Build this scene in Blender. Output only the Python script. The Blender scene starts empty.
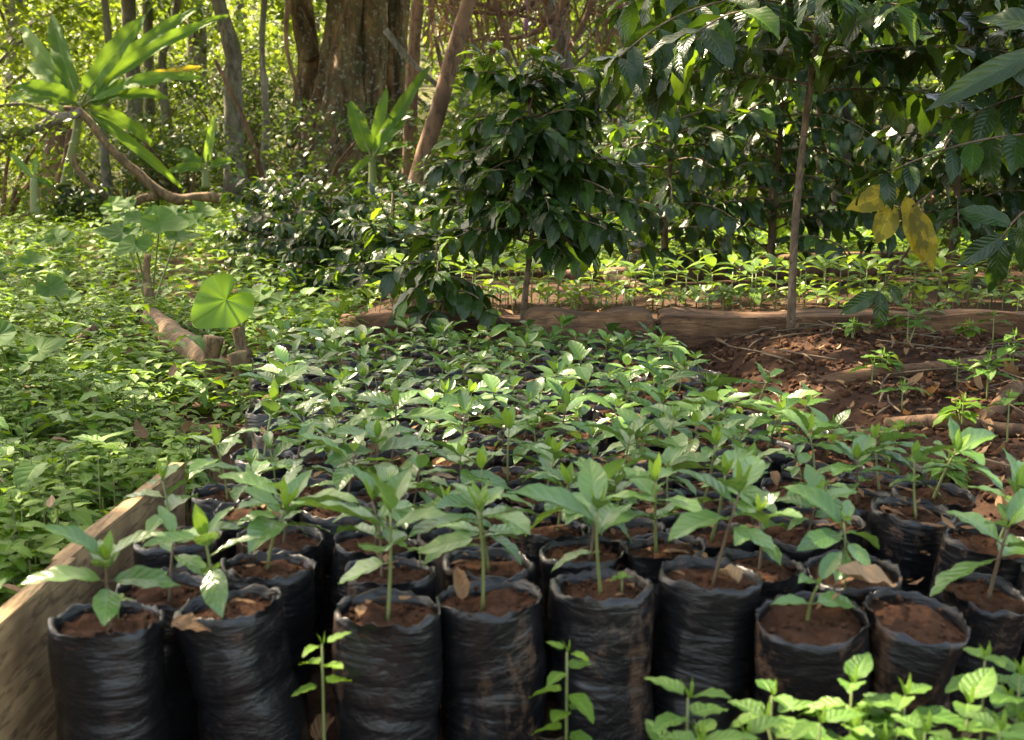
import bpy, math, random
import numpy as np
from mathutils import Vector, noise
random.seed(7)
RNG = np.random.default_rng(7)
PI = math.pi
scene = bpy.context.scene
COL = scene.collection

# ---------------------------------------------------------------- camera geometry
H = 0.665
F = 1300.0
PITCH = math.radians(8.0)

def ray(px, py):
    a = (px - 512) / F; b = (370 - py) / F
    return np.array((a, math.cos(PITCH) + b * math.sin(PITCH), -math.sin(PITCH) + b * math.cos(PITCH)))

def G(px, py, z=0.0):            # point on the level plane z
    d = ray(px, py); t = (z - H) / d[2]
    return np.array((d[0] * t, d[1] * t, z))

def P(px, py, Y):                # point at depth Y
    d = ray(px, py); t = Y / d[1]
    return np.array((d[0] * t, Y, H + d[2] * t))

# ---------------------------------------------------------------- mesh builder
class MB:
    def __init__(s):
        s.v = []; s.f = []; s.uv = []; s.m = []; s.n = 0
    def add(s, v, f, uv, mat=0):
        v = np.asarray(v, dtype=np.float32).reshape(-1, 3); f = np.asarray(f, dtype=np.int32).reshape(-1, 4)
        s.v.append(v); s.f.append(f + s.n); s.uv.append(np.asarray(uv, dtype=np.float32).reshape(-1, 2))
        s.m.append(np.full(len(f), mat, dtype=np.int32)); s.n += len(v)
    def mesh(s, name, mats):
        v = np.concatenate(s.v); f = np.concatenate(s.f); uv = np.concatenate(s.uv); m = np.concatenate(s.m)
        me = bpy.data.meshes.new(name)
        me.vertices.add(len(v)); me.vertices.foreach_set('co', v.ravel())
        me.loops.add(len(f) * 4); me.loops.foreach_set('vertex_index', f.ravel())
        me.polygons.add(len(f)); me.polygons.foreach_set('loop_start', np.arange(len(f), dtype=np.int32) * 4)
        me.polygons.foreach_set('loop_total', np.full(len(f), 4, dtype=np.int32))
        for mm in mats: me.materials.append(mm)
        me.polygons.foreach_set('material_index', m)
        me.polygons.foreach_set('use_smooth', np.ones(len(f), dtype=bool))
        l = me.uv_layers.new(name='UVMap'); l.data.foreach_set('uv', uv[f.ravel()].ravel())
        me.update(calc_edges=True)
        return me
    def build(s, name, mats, parent=None):
        o = bpy.data.objects.new(name, s.mesh(name, mats if isinstance(mats, (list, tuple)) else [mats]))
        COL.objects.link(o)
        if parent is not None: o.parent = parent
        return o

def tag(o, label=None, cat=None, group=None, kind=None):
    if label: o['label'] = label
    if cat: o['category'] = cat
    if group: o['group'] = group
    if kind: o['kind'] = kind
    return o

def thing(name, label, cat, loc=(0, 0, 0), group=None, rz=0.0):
    o = bpy.data.objects.new(name, None); COL.objects.link(o)
    o.empty_display_size = 0.1
    o.location = tuple(float(c) for c in loc); o.rotation_euler = (0, 0, rz)
    return tag(o, label, cat, group)

def norm(a):
    a = np.asarray(a, float)
    return a / np.maximum(np.linalg.norm(a, axis=-1, keepdims=True), 1e-9)

# leaf outlines: half width along u
def w_coffee(u): return np.clip(np.sin(PI * np.clip(u, 0, 1) ** 0.88), 0, 1) ** 0.78 * (1 - 0.45 * np.clip((u - .72) / .28, 0, 1)) + .015
def w_lance(u): return np.clip(np.sin(PI * np.clip(u, 0, 1) ** 0.75), 0, 1) ** 1.0 + .015
def w_ovate(u): return np.clip(np.sin(PI * np.clip(u, 0, 1) ** 0.62), 0, 1) ** 0.85 + .015
def w_banana(u): return np.clip(np.minimum(np.clip(u / .12, 0, 1) ** .6, np.clip((1 - u) / .42, 0, 1) ** .55), 0, 1) + .01
def w_frond(u): return np.clip(np.minimum(u / .1, (1 - u) / .5), 0, 1) + .02

def leaves(mb, O, D, U, L, W, bend, fold, nu=6, nv=2, mat=0, shape=w_coffee, wave=0.05, ruff=0.0):
    O = np.asarray(O, float).reshape(-1, 3); n = len(O)
    if n == 0: return
    D = norm(np.broadcast_to(D, (n, 3))); U = np.broadcast_to(np.asarray(U, float), (n, 3))
    B = norm(np.cross(D, U)); N = norm(np.cross(B, D))
    L = np.broadcast_to(L, n).astype(float); W = np.broadcast_to(W, n).astype(float)
    bend = np.broadcast_to(bend, n).astype(float); bend = np.where(np.abs(bend) < 1e-3, 1e-3, bend)
    fold = np.broadcast_to(fold, n).astype(float)
    u = np.linspace(0, 1, nu + 1); v = np.linspace(-1, 1, nv + 1)
    uu, vv = np.meshgrid(u, v, indexing='ij'); uu = uu.ravel(); vv = vv.ravel()
    th = bend[:, None] * uu
    sx = L[:, None] * np.sin(th) / bend[:, None]; sz = -L[:, None] * (1 - np.cos(th)) / bend[:, None]
    ww = shape(uu) * .5
    lat = vv * ww * W[:, None] * np.cos(fold)[:, None]
    ph = RNG.uniform(0, 6.28, n)[:, None]
    up = np.abs(vv) * ww * W[:, None] * np.sin(fold)[:, None] + wave * W[:, None] * np.abs(vv) * np.sin(uu * 19 + ph + vv * 1.3)
    if ruff: up = up + ruff * W[:, None] * np.sin(uu * 47 + vv * 6 + ph)
    Nx = N[:, None, :] * np.cos(th)[..., None] + D[:, None, :] * np.sin(th)[..., None]
    pts = O[:, None, :] + D[:, None, :] * sx[..., None] + N[:, None, :] * sz[..., None] + B[:, None, :] * lat[..., None] + Nx * up[..., None]
    k = (nu + 1) * (nv + 1)
    i, j = np.meshgrid(np.arange(nu), np.arange(nv), indexing='ij'); a = (i * (nv + 1) + j).ravel()
    q = np.stack([a, a + 1, a + nv + 2, a + nv + 1], 1)
    f = (q[None] + (np.arange(n) * k)[:, None, None]).reshape(-1, 4)
    uv = np.broadcast_to(np.stack([uu, vv * .5 + .5], 1)[None], (n, k, 2))
    mb.add(pts.reshape(-1, 3), f, uv.reshape(-1, 2), mat)

def tube(mb, pts, rad, sides=8, mat=0, lump=0.0, freq=6.0, flute=0.0, nfl=5, seed=0.0, sub=1, cap=True):
    pts = np.asarray(pts, float); rad = np.broadcast_to(rad, len(pts)).astype(float)
    if sub > 1:      # Catmull-Rom
        t = np.linspace(0, len(pts) - 1, (len(pts) - 1) * sub + 1); i = np.minimum(t.astype(int), len(pts) - 2); fr = (t - i)[:, None]
        pp = np.vstack([2 * pts[0] - pts[1], pts, 2 * pts[-1] - pts[-2]])
        p0, p1, p2, p3 = pp[i], pp[i + 1], pp[i + 2], pp[i + 3]
        newp = .5 * ((2 * p1) + (-p0 + p2) * fr + (2 * p0 - 5 * p1 + 4 * p2 - p3) * fr ** 2 + (-p0 + 3 * p1 - 3 * p2 + p3) * fr ** 3)
        rad = np.interp(t, np.arange(len(rad)), rad); pts = newp
    n = len(pts)
    T = norm(np.gradient(pts, axis=0))
    ref = np.array((0, 0, 1.)) if abs(T[0][2]) < .9 else np.array((1., 0, 0))
    A = norm(np.cross(T[0], ref)); out = []; uv = []
    ln = np.concatenate([[0], np.cumsum(np.linalg.norm(np.diff(pts, axis=0), axis=1))])
    ang = np.linspace(0, 2 * PI, sides, endpoint=False)
    for k in range(n):
        A = norm(A - T[k] * np.dot(A, T[k])); Bv = np.cross(T[k], A)
        for a in ang:
            d = A * math.cos(a) + Bv * math.sin(a)
            r = rad[k]
            if lump:
                q = pts[k] + d * rad[k]
                r *= 1 + lump * noise.noise(Vector((q[0] * freq + seed, q[1] * freq, q[2] * freq)))
            if flute: r *= 1 + flute * math.cos(nfl * a + seed + ln[k] * .6)
            out.append(pts[k] + d * r); uv.append((a / 6.2832, ln[k]))
    f = []
    for k in range(n - 1):
        for j in range(sides):
            j2 = (j + 1) % sides; f.append((k * sides + j, k * sides + j2, (k + 1) * sides + j2, (k + 1) * sides + j))
    base = len(out)
    if cap:
        for e, k in ((0, 0), (1, n - 1)):
            c = len(out); out.append(pts[k] + T[k] * (rad[k] * (.12 if e else -.12))); uv.append((0, ln[k]))
            for j in range(0, sides, 2):
                q = (k * sides + j, k * sides + (j + 1) % sides, k * sides + (j + 2) % sides)
                f.append((c, q[0], q[1], q[2]) if e else (c, q[2], q[1], q[0]))
    mb.add(out, f, uv, mat)

def box(mb, x0, x1, y0, y1, z0, z1, nx=1, ny=1, nz=1, lump=0.0, freq=5, mat=0, rnd=0.0):
    # rounded, slightly irregular timber
    def face(o, a, b, na, nb):
        o = np.array(o, float); a = np.array(a, float); b = np.array(b, float)
        s, t = np.meshgrid(np.linspace(0, 1, na + 1), np.linspace(0, 1, nb + 1), indexing='ij')
        pts = o + s.ravel()[:, None] * a + t.ravel()[:, None] * b
        i, j = np.meshgrid(np.arange(na), np.arange(nb), indexing='ij'); k = (i * (nb + 1) + j).ravel()
        return pts, np.stack([k, k + nb + 1, k + nb + 2, k + 1], 1)
    X, Y, Z = x1 - x0, y1 - y0, z1 - z0
    c = np.array(((x0 + x1) / 2, (y0 + y1) / 2, (z0 + z1) / 2)); h = np.array((X / 2, Y / 2, Z / 2))
    for o, a, b, na, nb in (((x0, y0, z0), (0, Y, 0), (X, 0, 0), ny, nx), ((x0, y0, z1), (X, 0, 0), (0, Y, 0), nx, ny),
                            ((x0, y0, z0), (X, 0, 0), (0, 0, Z), nx, nz), ((x0, y1, z0), (0, 0, Z), (X, 0, 0), nz, nx),
                            ((x0, y0, z0), (0, 0, Z), (0, Y, 0), nz, ny), ((x1, y0, z0), (0, Y, 0), (0, 0, Z), ny, nz)):
        p, f = face(o, a, b, na, nb)
        if rnd:
            inner = np.clip(p - c, -(h - rnd), h - rnd); d = (p - c) - inner
            p = c + inner + d / np.maximum(np.linalg.norm(d, axis=1, keepdims=True), 1e-6) * rnd
        if lump:
            for q in p:
                q += lump * np.array(noise.noise_vector(Vector(q * freq)))
        mb.add(p, f, np.zeros((len(p), 2)) , mat)

# ---------------------------------------------------------------- materials
def nt(m):
    m.use_nodes = True; t = m.node_tree; t.nodes.clear(); return t
def nd(t, typ, **kw):
    n = t.nodes.new(typ)
    for k, v in kw.items():
        if k.startswith('i_'):
            key = k[2:]; key = int(key) if key.isdigit() else key.replace('_', ' ')
            n.inputs[key].default_value = v
        else: setattr(n, k, v)
    return n
def mth(t, op, a, b=None, c=None, clamp=False):
    n = t.nodes.new('ShaderNodeMath'); n.operation = op; n.use_clamp = clamp
    for i, x in enumerate((a, b, c)):
        if x is None: continue
        if isinstance(x, (int, float)): n.inputs[i].default_value = x
        else: t.links.new(x, n.inputs[i])
    return n.outputs[0]
def mixc(t, fac, a, b, mode='MIX'):
    n = t.nodes.new('ShaderNodeMix'); n.data_type = 'RGBA'; n.blend_type = mode
    for s, x in ((0, fac), (6, a), (7, b)):
        if isinstance(x, (int, float)): n.inputs[s].default_value = x
        elif isinstance(x, tuple): n.inputs[s].default_value = (*x[:3], 1)
        else: t.links.new(x, n.inputs[s])
    return n.outputs[2]
def ramp(t, fac, stops):
    n = t.nodes.new('ShaderNodeValToRGB'); e = n.color_ramp.elements
    while len(e) < len(stops): e.new(.5)
    for x, (p, c) in zip(e, stops): x.position = p; x.color = (*c, 1) if isinstance(c, tuple) else (c, c, c, 1)
    t.links.new(fac, n.inputs[0]); return n.outputs[0]
def noi(t, scale, detail=4, rough=.55, coord='Object', vec=None, stretch=None):
    tc = t.nodes.new('ShaderNodeTexCoord'); v = tc.outputs[coord]
    if stretch:
        mp = t.nodes.new('ShaderNodeMapping'); mp.inputs['Scale'].default_value = stretch; t.links.new(v, mp.inputs[0]); v = mp.outputs[0]
    n = nd(t, 'ShaderNodeTexNoise'); n.inputs['Scale'].default_value = scale; n.inputs['Detail'].default_value = detail; n.inputs['Roughness'].default_value = rough
    t.links.new(v, n.inputs['Vector']); return n.outputs['Fac']

def leafmat(name, dark, light, trans, rough=.35, tr=.35, veins=9.0, vcol=None, bump=.35, spot=None, spec=.5, radial=False):
    m = bpy.data.materials.new(name); t = nt(m)
    out = nd(t, 'ShaderNodeOutputMaterial'); bs = nd(t, 'ShaderNodeBsdfPrincipled')
    geo = nd(t, 'ShaderNodeNewGeometry'); rnd = geo.outputs['Random Per Island']
    oi = nd(t, 'ShaderNodeObjectInfo')
    r2 = mth(t, 'FRACT', mth(t, 'ADD', rnd, oi.outputs['Random']))
    c = mixc(t, r2, dark, light)
    c = mixc(t, mth(t, 'MULTIPLY', noi(t, 9, 3), .35), c, tuple(x * .55 for x in dark))
    uvn = nd(t, 'ShaderNodeUVMap'); sp = nd(t, 'ShaderNodeSeparateXYZ'); t.links.new(uvn.outputs[0], sp.inputs[0])
    u, v = sp.outputs[0], sp.outputs[1]
    if radial:
        s = mth(t, 'ABSOLUTE', mth(t, 'SINE', mth(t, 'MULTIPLY', v, PI * veins)))
        vein = mth(t, 'SUBTRACT', 1.0, mth(t, 'MULTIPLY', s, 7.0), clamp=True); hgt = mth(t, 'POWER', s, .5)
    else:
        a = mth(t, 'MULTIPLY', mth(t, 'ABSOLUTE', mth(t, 'SUBTRACT', v, .5)), 2.0)
        s = mth(t, 'ABSOLUTE', mth(t, 'SINE', mth(t, 'MULTIPLY', mth(t, 'SUBTRACT', u, mth(t, 'MULTIPLY', a, .22)), PI * veins)))
        lat = mth(t, 'SUBTRACT', 1.0, mth(t, 'MULTIPLY', s, 5.0), clamp=True)
        mid = mth(t, 'SUBTRACT', 1.0, mth(t, 'MULTIPLY', a, 14.0), clamp=True)
        vein = mth(t, 'MAXIMUM', mth(t, 'MULTIPLY', lat, .45), mid)
        hgt = mth(t, 'MULTIPLY', mth(t, 'POWER', s, .6), mth(t, 'MINIMUM', mth(t, 'MULTIPLY', a, 4.0), 1.0))
    vc = vcol or tuple(min(1, x * 2.2 + .02) for x in light)
    c = mixc(t, mth(t, 'MULTIPLY', vein, .55), c, vc)
    if spot:
        sn = noi(t, spot[1], 5, .7); c = mixc(t, mth(t, 'MULTIPLY', mth(t, 'GREATER_THAN', sn, spot[2]), .85), c, spot[0])
    t.links.new(c, bs.inputs['Base Color'])
    bs.inputs['Roughness'].default_value = rough; bs.inputs['Specular IOR Level'].default_value = spec
    rn = mth(t, 'ADD', mth(t, 'MULTIPLY', noi(t, 25, 3), .25), rough - .1); t.links.new(rn, bs.inputs['Roughness'])
    if bump:
        bp = nd(t, 'ShaderNodeBump'); bp.inputs['Strength'].default_value = bump; bp.inputs['Distance'].default_value = .004
        t.links.new(hgt, bp.inputs['Height']); t.links.new(bp.outputs[0], bs.inputs['Normal'])
    tl = nd(t, 'ShaderNodeBsdfTranslucent')
    tcv = mixc(t, r2, tuple(x * .6 for x in trans), trans); t.links.new(tcv, tl.inputs[0])
    mx = nd(t, 'ShaderNodeMixShader'); mx.inputs[0].default_value = tr
    t.links.new(bs.outputs[0], mx.inputs[1]); t.links.new(tl.outputs[0], mx.inputs[2]); t.links.new(mx.outputs[0], out.inputs[0])
    return m

def barkmat(name, dark, light, scale=6, stretch=(1, 1, .25), bump=.6, moss=None, rough=.9, dist=.02, lich=None):
    m = bpy.data.materials.new(name); t = nt(m)
    out = nd(t, 'ShaderNodeOutputMaterial'); bs = nd(t, 'ShaderNodeBsdfPrincipled')
    n1 = noi(t, scale, 8, .65, stretch=stretch); n2 = noi(t, scale * .35, 4, .6)
    c = ramp(t, n1, [(.38, dark), (.60, light)])
    c = mixc(t, mth(t, 'MULTIPLY', ramp(t, n2, [(.42, 0.0), (.62, 1.0)]), .5), c, tuple(x * .45 for x in dark))
    ck = noi(t, scale * .9, 5, .6, stretch=tuple(q * 1.3 for q in stretch))
    crk = mth(t, 'SUBTRACT', 1.0, mth(t, 'MULTIPLY', mth(t, 'ABSOLUTE', mth(t, 'SUBTRACT', ck, .5)), 34.0), clamp=True)
    c = mixc(t, mth(t, 'MULTIPLY', crk, .75), c, tuple(x * .2 for x in dark))
    if moss: c = mixc(t, mth(t, 'MULTIPLY', ramp(t, noi(t, scale * .8, 6, .7), [(.5, 0.0), (.62, 1.0)]), .7), c, moss)
    if lich: c = mixc(t, mth(t, 'MULTIPLY', ramp(t, noi(t, scale * 1.7, 6, .7), [(.55, 0.0), (.63, 1.0)]), .8), c, lich)
    t.links.new(c, bs.inputs['Base Color']); bs.inputs['Roughness'].default_value = rough
    bp = nd(t, 'ShaderNodeBump'); bp.inputs['Strength'].default_value = bump; bp.inputs['Distance'].default_value = dist
    t.links.new(n1, bp.inputs['Height']); t.links.new(bp.outputs[0], bs.inputs['Normal']); t.links.new(bs.outputs[0], out.inputs[0])
    return m

def soilmat(name, c1, c2, c3, sc=40, bump=.9, dist=.01):
    m = bpy.data.materials.new(name); t = nt(m)
    out = nd(t, 'ShaderNodeOutputMaterial'); bs = nd(t, 'ShaderNodeBsdfPrincipled')
    n1 = noi(t, sc, 8, .75); n2 = noi(t, sc * .12, 4, .6); n3 = noi(t, sc * 3.5, 4, .7)
    c = ramp(t, n1, [(.32, c1), (.66, c2)])
    c = mixc(t, ramp(t, n2, [(.4, 0.0), (.7, .6)]), c, c3)
    c = mixc(t, ramp(t, n3, [(.66, 0.0), (.74, .55)]), c, tuple(min(1, x * 2.6) for x in c2))
    t.links.new(c, bs.inputs['Base Color']); bs.inputs['Roughness'].default_value = .95; bs.inputs['Specular IOR Level'].default_value = .2
    h = mth(t, 'ADD', n1, mth(t, 'MULTIPLY', n3, .4))
    bp = nd(t, 'ShaderNodeBump'); bp.inputs['Strength'].default_value = bump; bp.inputs['Distance'].default_value = dist
    t.links.new(h, bp.inputs['Height']); t.links.new(bp.outputs[0], bs.inputs['Normal']); t.links.new(bs.outputs[0], out.inputs[0])
    return m

def bagmat():
    m = bpy.data.materials.new('black_plastic'); t = nt(m)
    out = nd(t, 'ShaderNodeOutputMaterial'); bs = nd(t, 'ShaderNodeBsdfPrincipled')
    oi = nd(t, 'ShaderNodeObjectInfo'); tc = nd(t, 'ShaderNodeTexCoord')
    # shift the texture per object so that repeats differ
    va = nd(t, 'ShaderNodeVectorMath', operation='ADD'); cb = nd(t, 'ShaderNodeCombineXYZ')
    k = mth(t, 'MULTIPLY', oi.outputs['Random'], 37.0); t.links.new(k, cb.inputs[0]); t.links.new(k, cb.inputs[1])
    t.links.new(tc.outputs['Object'], va.inputs[0]); t.links.new(cb.outputs[0], va.inputs[1])
    def N(scale, detail, rough, st, dist=0):
        mp = nd(t, 'ShaderNodeMapping'); mp.inputs['Scale'].default_value = st; t.links.new(va.outputs[0], mp.inputs[0])
        n = nd(t, 'ShaderNodeTexNoise'); n.inputs['Scale'].default_value = scale; n.inputs['Detail'].default_value = detail; n.inputs['Roughness'].default_value = rough
        n.inputs['Distortion'].default_value = dist
        t.links.new(mp.outputs[0], n.inputs['Vector']); return n.outputs['Fac']
    dirt = N(7, 8, .7, (1.2, 1.2, .45), .5); fine = N(70, 5, .7, (1, 1, 1)); wr = N(11, 6, .6, (.5, .5, 1.5), 2.0); wr2 = N(34, 4, .55, (.4, .4, 1.8), 1.2)
    df = mth(t, 'MULTIPLY', ramp(t, mth(t, 'ADD', dirt, mth(t, 'MULTIPLY', mth(t, 'SUBTRACT', fine, .5), .35)), [(.57, 0.0), (.68, 1.0)]), .75)
    c = mixc(t, df, (.0095, .0095, .0105), (.15, .075, .035))
    c = mixc(t, ramp(t, fine, [(.55, 0.0), (.8, .25)]), c, (.12, .09, .07))
    t.links.new(c, bs.inputs['Base Color'])
    t.links.new(mth(t, 'ADD', mth(t, 'MULTIPLY', df, .45), mth(t, 'ADD', mth(t, 'MULTIPLY', fine, .22), .2)), bs.inputs['Roughness'])
    bs.inputs['Specular IOR Level'].default_value = .55
    bp = nd(t, 'ShaderNodeBump'); bp.inputs['Strength'].default_value = .55; bp.inputs['Distance'].default_value = .009
    t.links.new(mth(t, 'ADD', wr, mth(t, 'MULTIPLY', wr2, .45)), bp.inputs['Height']); t.links.new(bp.outputs[0], bs.inputs['Normal'])
    t.links.new(bs.outputs[0], out.inputs[0]); return m

def flatmat(name, c, rough=.6, var=.3):
    m = bpy.data.materials.new(name); t = nt(m)
    out = nd(t, 'ShaderNodeOutputMaterial'); bs = nd(t, 'ShaderNodeBsdfPrincipled')
    geo = nd(t, 'ShaderNodeNewGeometry')
    cc = mixc(t, geo.outputs['Random Per Island'], tuple(x * (1 - var) for x in c), tuple(min(1, x * (1 + var)) for x in c))
    t.links.new(cc, bs.inputs['Base Color']); bs.inputs['Roughness'].default_value = rough; t.links.new(bs.outputs[0], out.inputs[0]); return m

M = {}
M['seed'] = leafmat('seedling_leaf', (.055, .145, .03), (.14, .27, .07), (.2, .38, .06), rough=.22, spec=.7, tr=.2, veins=7, bump=.2, vcol=(.16, .26, .09), spot=((.16, .11, .04), 60, .69))

M['young'] = leafmat('young_leaf', (.11, .23, .03), (.16, .29, .04), (.3, .48, .05), rough=.35, tr=.35, veins=8, bump=.3)
M['bed2'] = leafmat('bed_leaf', (.07, .16, .03), (.14, .25, .04), (.32, .5, .05), rough=.33, tr=.3, veins=8, bump=.3)
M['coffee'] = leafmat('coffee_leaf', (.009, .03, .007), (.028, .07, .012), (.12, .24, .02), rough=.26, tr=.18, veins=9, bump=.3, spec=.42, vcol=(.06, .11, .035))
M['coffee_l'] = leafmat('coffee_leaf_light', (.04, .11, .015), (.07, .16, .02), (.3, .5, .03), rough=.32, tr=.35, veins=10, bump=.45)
M['yellow'] = leafmat('yellow_leaf', (.45, .36, .03), (.55, .36, .03), (.7, .55, .04), rough=.5, tr=.4, veins=8, bump=.3, spot=((.10, .12, .02), 22, .5))
M['weed'] = leafmat('weed_leaf', (.06, .15, .016), (.14, .27, .025), (.28, .46, .03), rough=.5, tr=.34, spec=.3, veins=6, bump=.25)
M['weed2'] = leafmat('weed_leaf_pale', (.06, .16, .025), (.13, .25, .045), (.24, .4, .04), rough=.45, tr=.25, spec=.35, veins=7, bump=.4)
M['banana'] = leafmat('banana_leaf', (.05, .13, .02), (.09, .19, .03), (.25, .42, .04), rough=.6, spec=.25, tr=.35, veins=26, bump=.3)
M['taro'] = leafmat('taro_leaf', (.08, .19, .02), (.11, .24, .025), (.27, .48, .03), rough=.5, tr=.38, veins=7, radial=True, bump=.6, spot=((.16, .2, .03), 30, .6), vcol=(.2, .33, .07))
M['taro_d'] = leafmat('taro_leaf_dull', (.05, .12, .03), (.09, .18, .04), (.2, .36, .05), rough=.65, tr=.3, veins=8, radial=True, bump=.3, spec=.2)
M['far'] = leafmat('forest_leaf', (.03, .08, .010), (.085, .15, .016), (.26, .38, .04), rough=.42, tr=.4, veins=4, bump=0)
M['fary'] = leafmat('forest_leaf_painted_sun', (.05, .12, .012), (.14, .21, .022), (.34, .46, .04), rough=.45, tr=.45, veins=4, bump=0)  # brighter, yellower copy of the forest leaf: sunlight put into the colour
M['fard'] = leafmat('forest_leaf_painted_shade', (.02, .05, .014), (.05, .09, .02), (.16, .27, .03), rough=.35, tr=.3, veins=4, bump=0)  # darker copy of the forest leaf: shade put into the colour
M['canopy'] = leafmat('canopy_leaf', (.04, .08, .02), (.07, .12, .02), (.08, .14, .02), rough=.5, tr=.15, veins=4, bump=0)
M['dry'] = leafmat('dry_leaf', (.16, .075, .03), (.36, .2, .09), (.3, .16, .06), rough=.75, tr=.15, veins=7, bump=.5, vcol=(.4, .26, .13))
M['drypale'] = leafmat('dry_leaf_pale', (.3, .17, .08), (.45, .3, .17), (.3, .2, .1), rough=.8, tr=.15, veins=7, bump=.5)
M['thatch'] = leafmat('dead_frond', (.09, .05, .03), (.2, .11, .06), (.2, .1, .04), rough=.85, tr=.15, veins=3, bump=0)
M['bag'] = bagmat()
M['soil'] = soilmat('potting_soil', (.03, .013, .006), (.12, .052, .026), (.085, .036, .017), 55, .9, .008)
M['ground'] = None
M['stem'] = flatmat('green_stem', (.16, .19, .06), .5)
M['stemb'] = flatmat('brown_stem', (.12, .08, .045), .7)
M['bark'] = barkmat('coffee_bark', (.10, .065, .035), (.27, .19, .12), 30, (1, 1, .3), .5, dist=.004)
M['fig'] = barkmat('fig_bark', (.045, .024, .011), (.25, .145, .07), 7, (1, 1, .15), 1.0, moss=(.07, .08, .035), dist=.05, lich=(.3, .29, .24))
M['brown'] = barkmat('brown_bark', (.11, .055, .028), (.27, .15, .08), 7, (1, 1, .2), .8, dist=.02)
M['grey'] = barkmat('grey_bark', (.10, .08, .06), (.28, .24, .19), 5, (1, 1, .3), .6, moss=(.08, .09, .04), dist=.02)
M['log'] = barkmat('log_wood', (.07, .033, .015), (.28, .145, .07), 26, (.14, 1, 1), 1.0, dist=.015, moss=(.14, .06, .025))
M['plank'] = barkmat('plank_wood', (.24, .135, .06), (.5, .32, .15), 30, (1, .10, 1), .3, dist=.003)
M['tan'] = barkmat('stump_wood', (.09, .05, .024), (.30, .18, .09), 26, (1, 1, .3), .9, dist=.01, moss=(.1, .09, .04))
M['cherry'] = flatmat('green_cherry', (.07, .14, .03), .3)

def groundmat():
    m = bpy.data.materials.new('forest_soil'); t = nt(m)
    out = nd(t, 'ShaderNodeOutputMaterial'); bs = nd(t, 'ShaderNodeBsdfPrincipled')
    n1 = noi(t, 22, 10, .75); n2 = noi(t, 2.2, 5, .6); n3 = noi(t, 130, 4, .7); n4 = noi(t, .9, 4, .6)
    c = ramp(t, n1, [(.3, (.03, .013, .007)), (.62, (.105, .052, .03))])
    c = mixc(t, ramp(t, n2, [(.45, 0.0), (.65, .6)]), c, (.12, .065, .042))
    c = mixc(t, ramp(t, n3, [(.62, 0.0), (.72, .6)]), c, (.2, .125, .08))
    tc = nd(t, 'ShaderNodeTexCoord'); sp = nd(t, 'ShaderNodeSeparateXYZ'); t.links.new(tc.outputs['Object'], sp.inputs[0])
    far = mth(t, 'MULTIPLY', mth(t, 'SUBTRACT', sp.outputs[1], 7.0), .12, clamp=True)
    g = mixc(t, n4, (.05, .09, .02), (.13, .11, .05))
    c = mixc(t, mth(t, 'MULTIPLY', far, .8), c, g)
    t.links.new(c, bs.inputs['Base Color']); bs.inputs['Roughness'].default_value = .95; bs.inputs['Specular IOR Level'].default_value = .2
    bp = nd(t, 'ShaderNodeBump'); bp.inputs['Strength'].default_value = 1; bp.inputs['Distance'].default_value = .03
    t.links.new(mth(t, 'ADD', n1, mth(t, 'MULTIPLY', n3, .25)), bp.inputs['Height']); t.links.new(bp.outputs[0], bs.inputs['Normal'])
    t.links.new(bs.outputs[0], out.inputs[0]); return m
M['ground'] = groundmat()

# ---------------------------------------------------------------- layout functions
def sstep(a, b, x):
    t = min(1, max(0, (x - a) / (b - a))); return t * t * (3 - 2 * t)
def xl(y): return -.5 if y < 2.2 else -.5 - .22 * sstep(2.2, 3.7, y) - .1 * max(0, y - 3.7)
YT = 4.1      # front face of the timbers
def xr(y): return float(np.interp(y, [1.3, 2.0, 2.3, 2.6, 3.0, 3.4, 3.8], [.66, .67, .62, .56, .50, .45, .40]))
def gz(x, y):
    n = noise.noise(Vector((x * 1.3, y * 1.3, 0))) * .02
    z = n + .022 * max(0, y - 4)
    q = max(1.3, min(3.8, y))
    if y < YT + .05:         # soil heaped right of the bed, up to the timbers
        r = sstep(xr(q) - .02, xr(q) + .34, x)
        z += r * (.11 + .08 * sstep(1.6, 3.4, y))
        z += .06 * math.exp(-((x - 1.0) / .34) ** 2 - ((y - 3.75) / .35) ** 2)
        z += .10 * sstep(3.95, YT, y) * (1 - r) * sstep(-.75, -.3, x)
        if r > 0: z += r * (.018 * noise.noise(Vector((x * 9, y * 9, 3))) + .012 * noise.noise(Vector((x * 24, y * 24, 5))))
    else: z += max(0, .22 - .022 * (y - 4)) * sstep(-.9, -.45, x)
    if x < -.7: z += .05 * noise.noise(Vector((x * .7, y * .7, 9)))
    z += max(0, y - 24) * .16 + .25 * max(0, y - 60) * .3
    return z

# ground
def axis(segs):
    o = [segs[0][0]]
    for a, b, n in segs: o += list(np.linspace(a, b, n + 1)[1:])
    return np.array(o)
gx = axis([(-300, -40, 10), (-40, -8, 16), (-8, -1, 50), (-1, 2.6, 110), (2.6, 8, 36), (8, 40, 16), (40, 300, 10)])
gy = axis([(-60, 0.4, 14), (.4, 5.6, 150), (5.6, 12, 60), (12, 40, 40), (40, 400, 20)])
mb = MB(); XX, YY = np.meshgrid(gx, gy, indexing='ij')
pts = np.array([(x, y, gz(x, y)) for x, y in zip(XX.ravel(), YY.ravel())])
ny_ = len(gy); i, j = np.meshgrid(np.arange(len(gx) - 1), np.arange(ny_ - 1), indexing='ij'); a = (i * ny_ + j).ravel()
mb.add(pts, np.stack([a, a + ny_, a + ny_ + 1, a + 1], 1), pts[:, :2])
tag(mb.build('ground', M['ground']), 'dark brown soil of the nursery and forest floor', None, None, 'structure')

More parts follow.
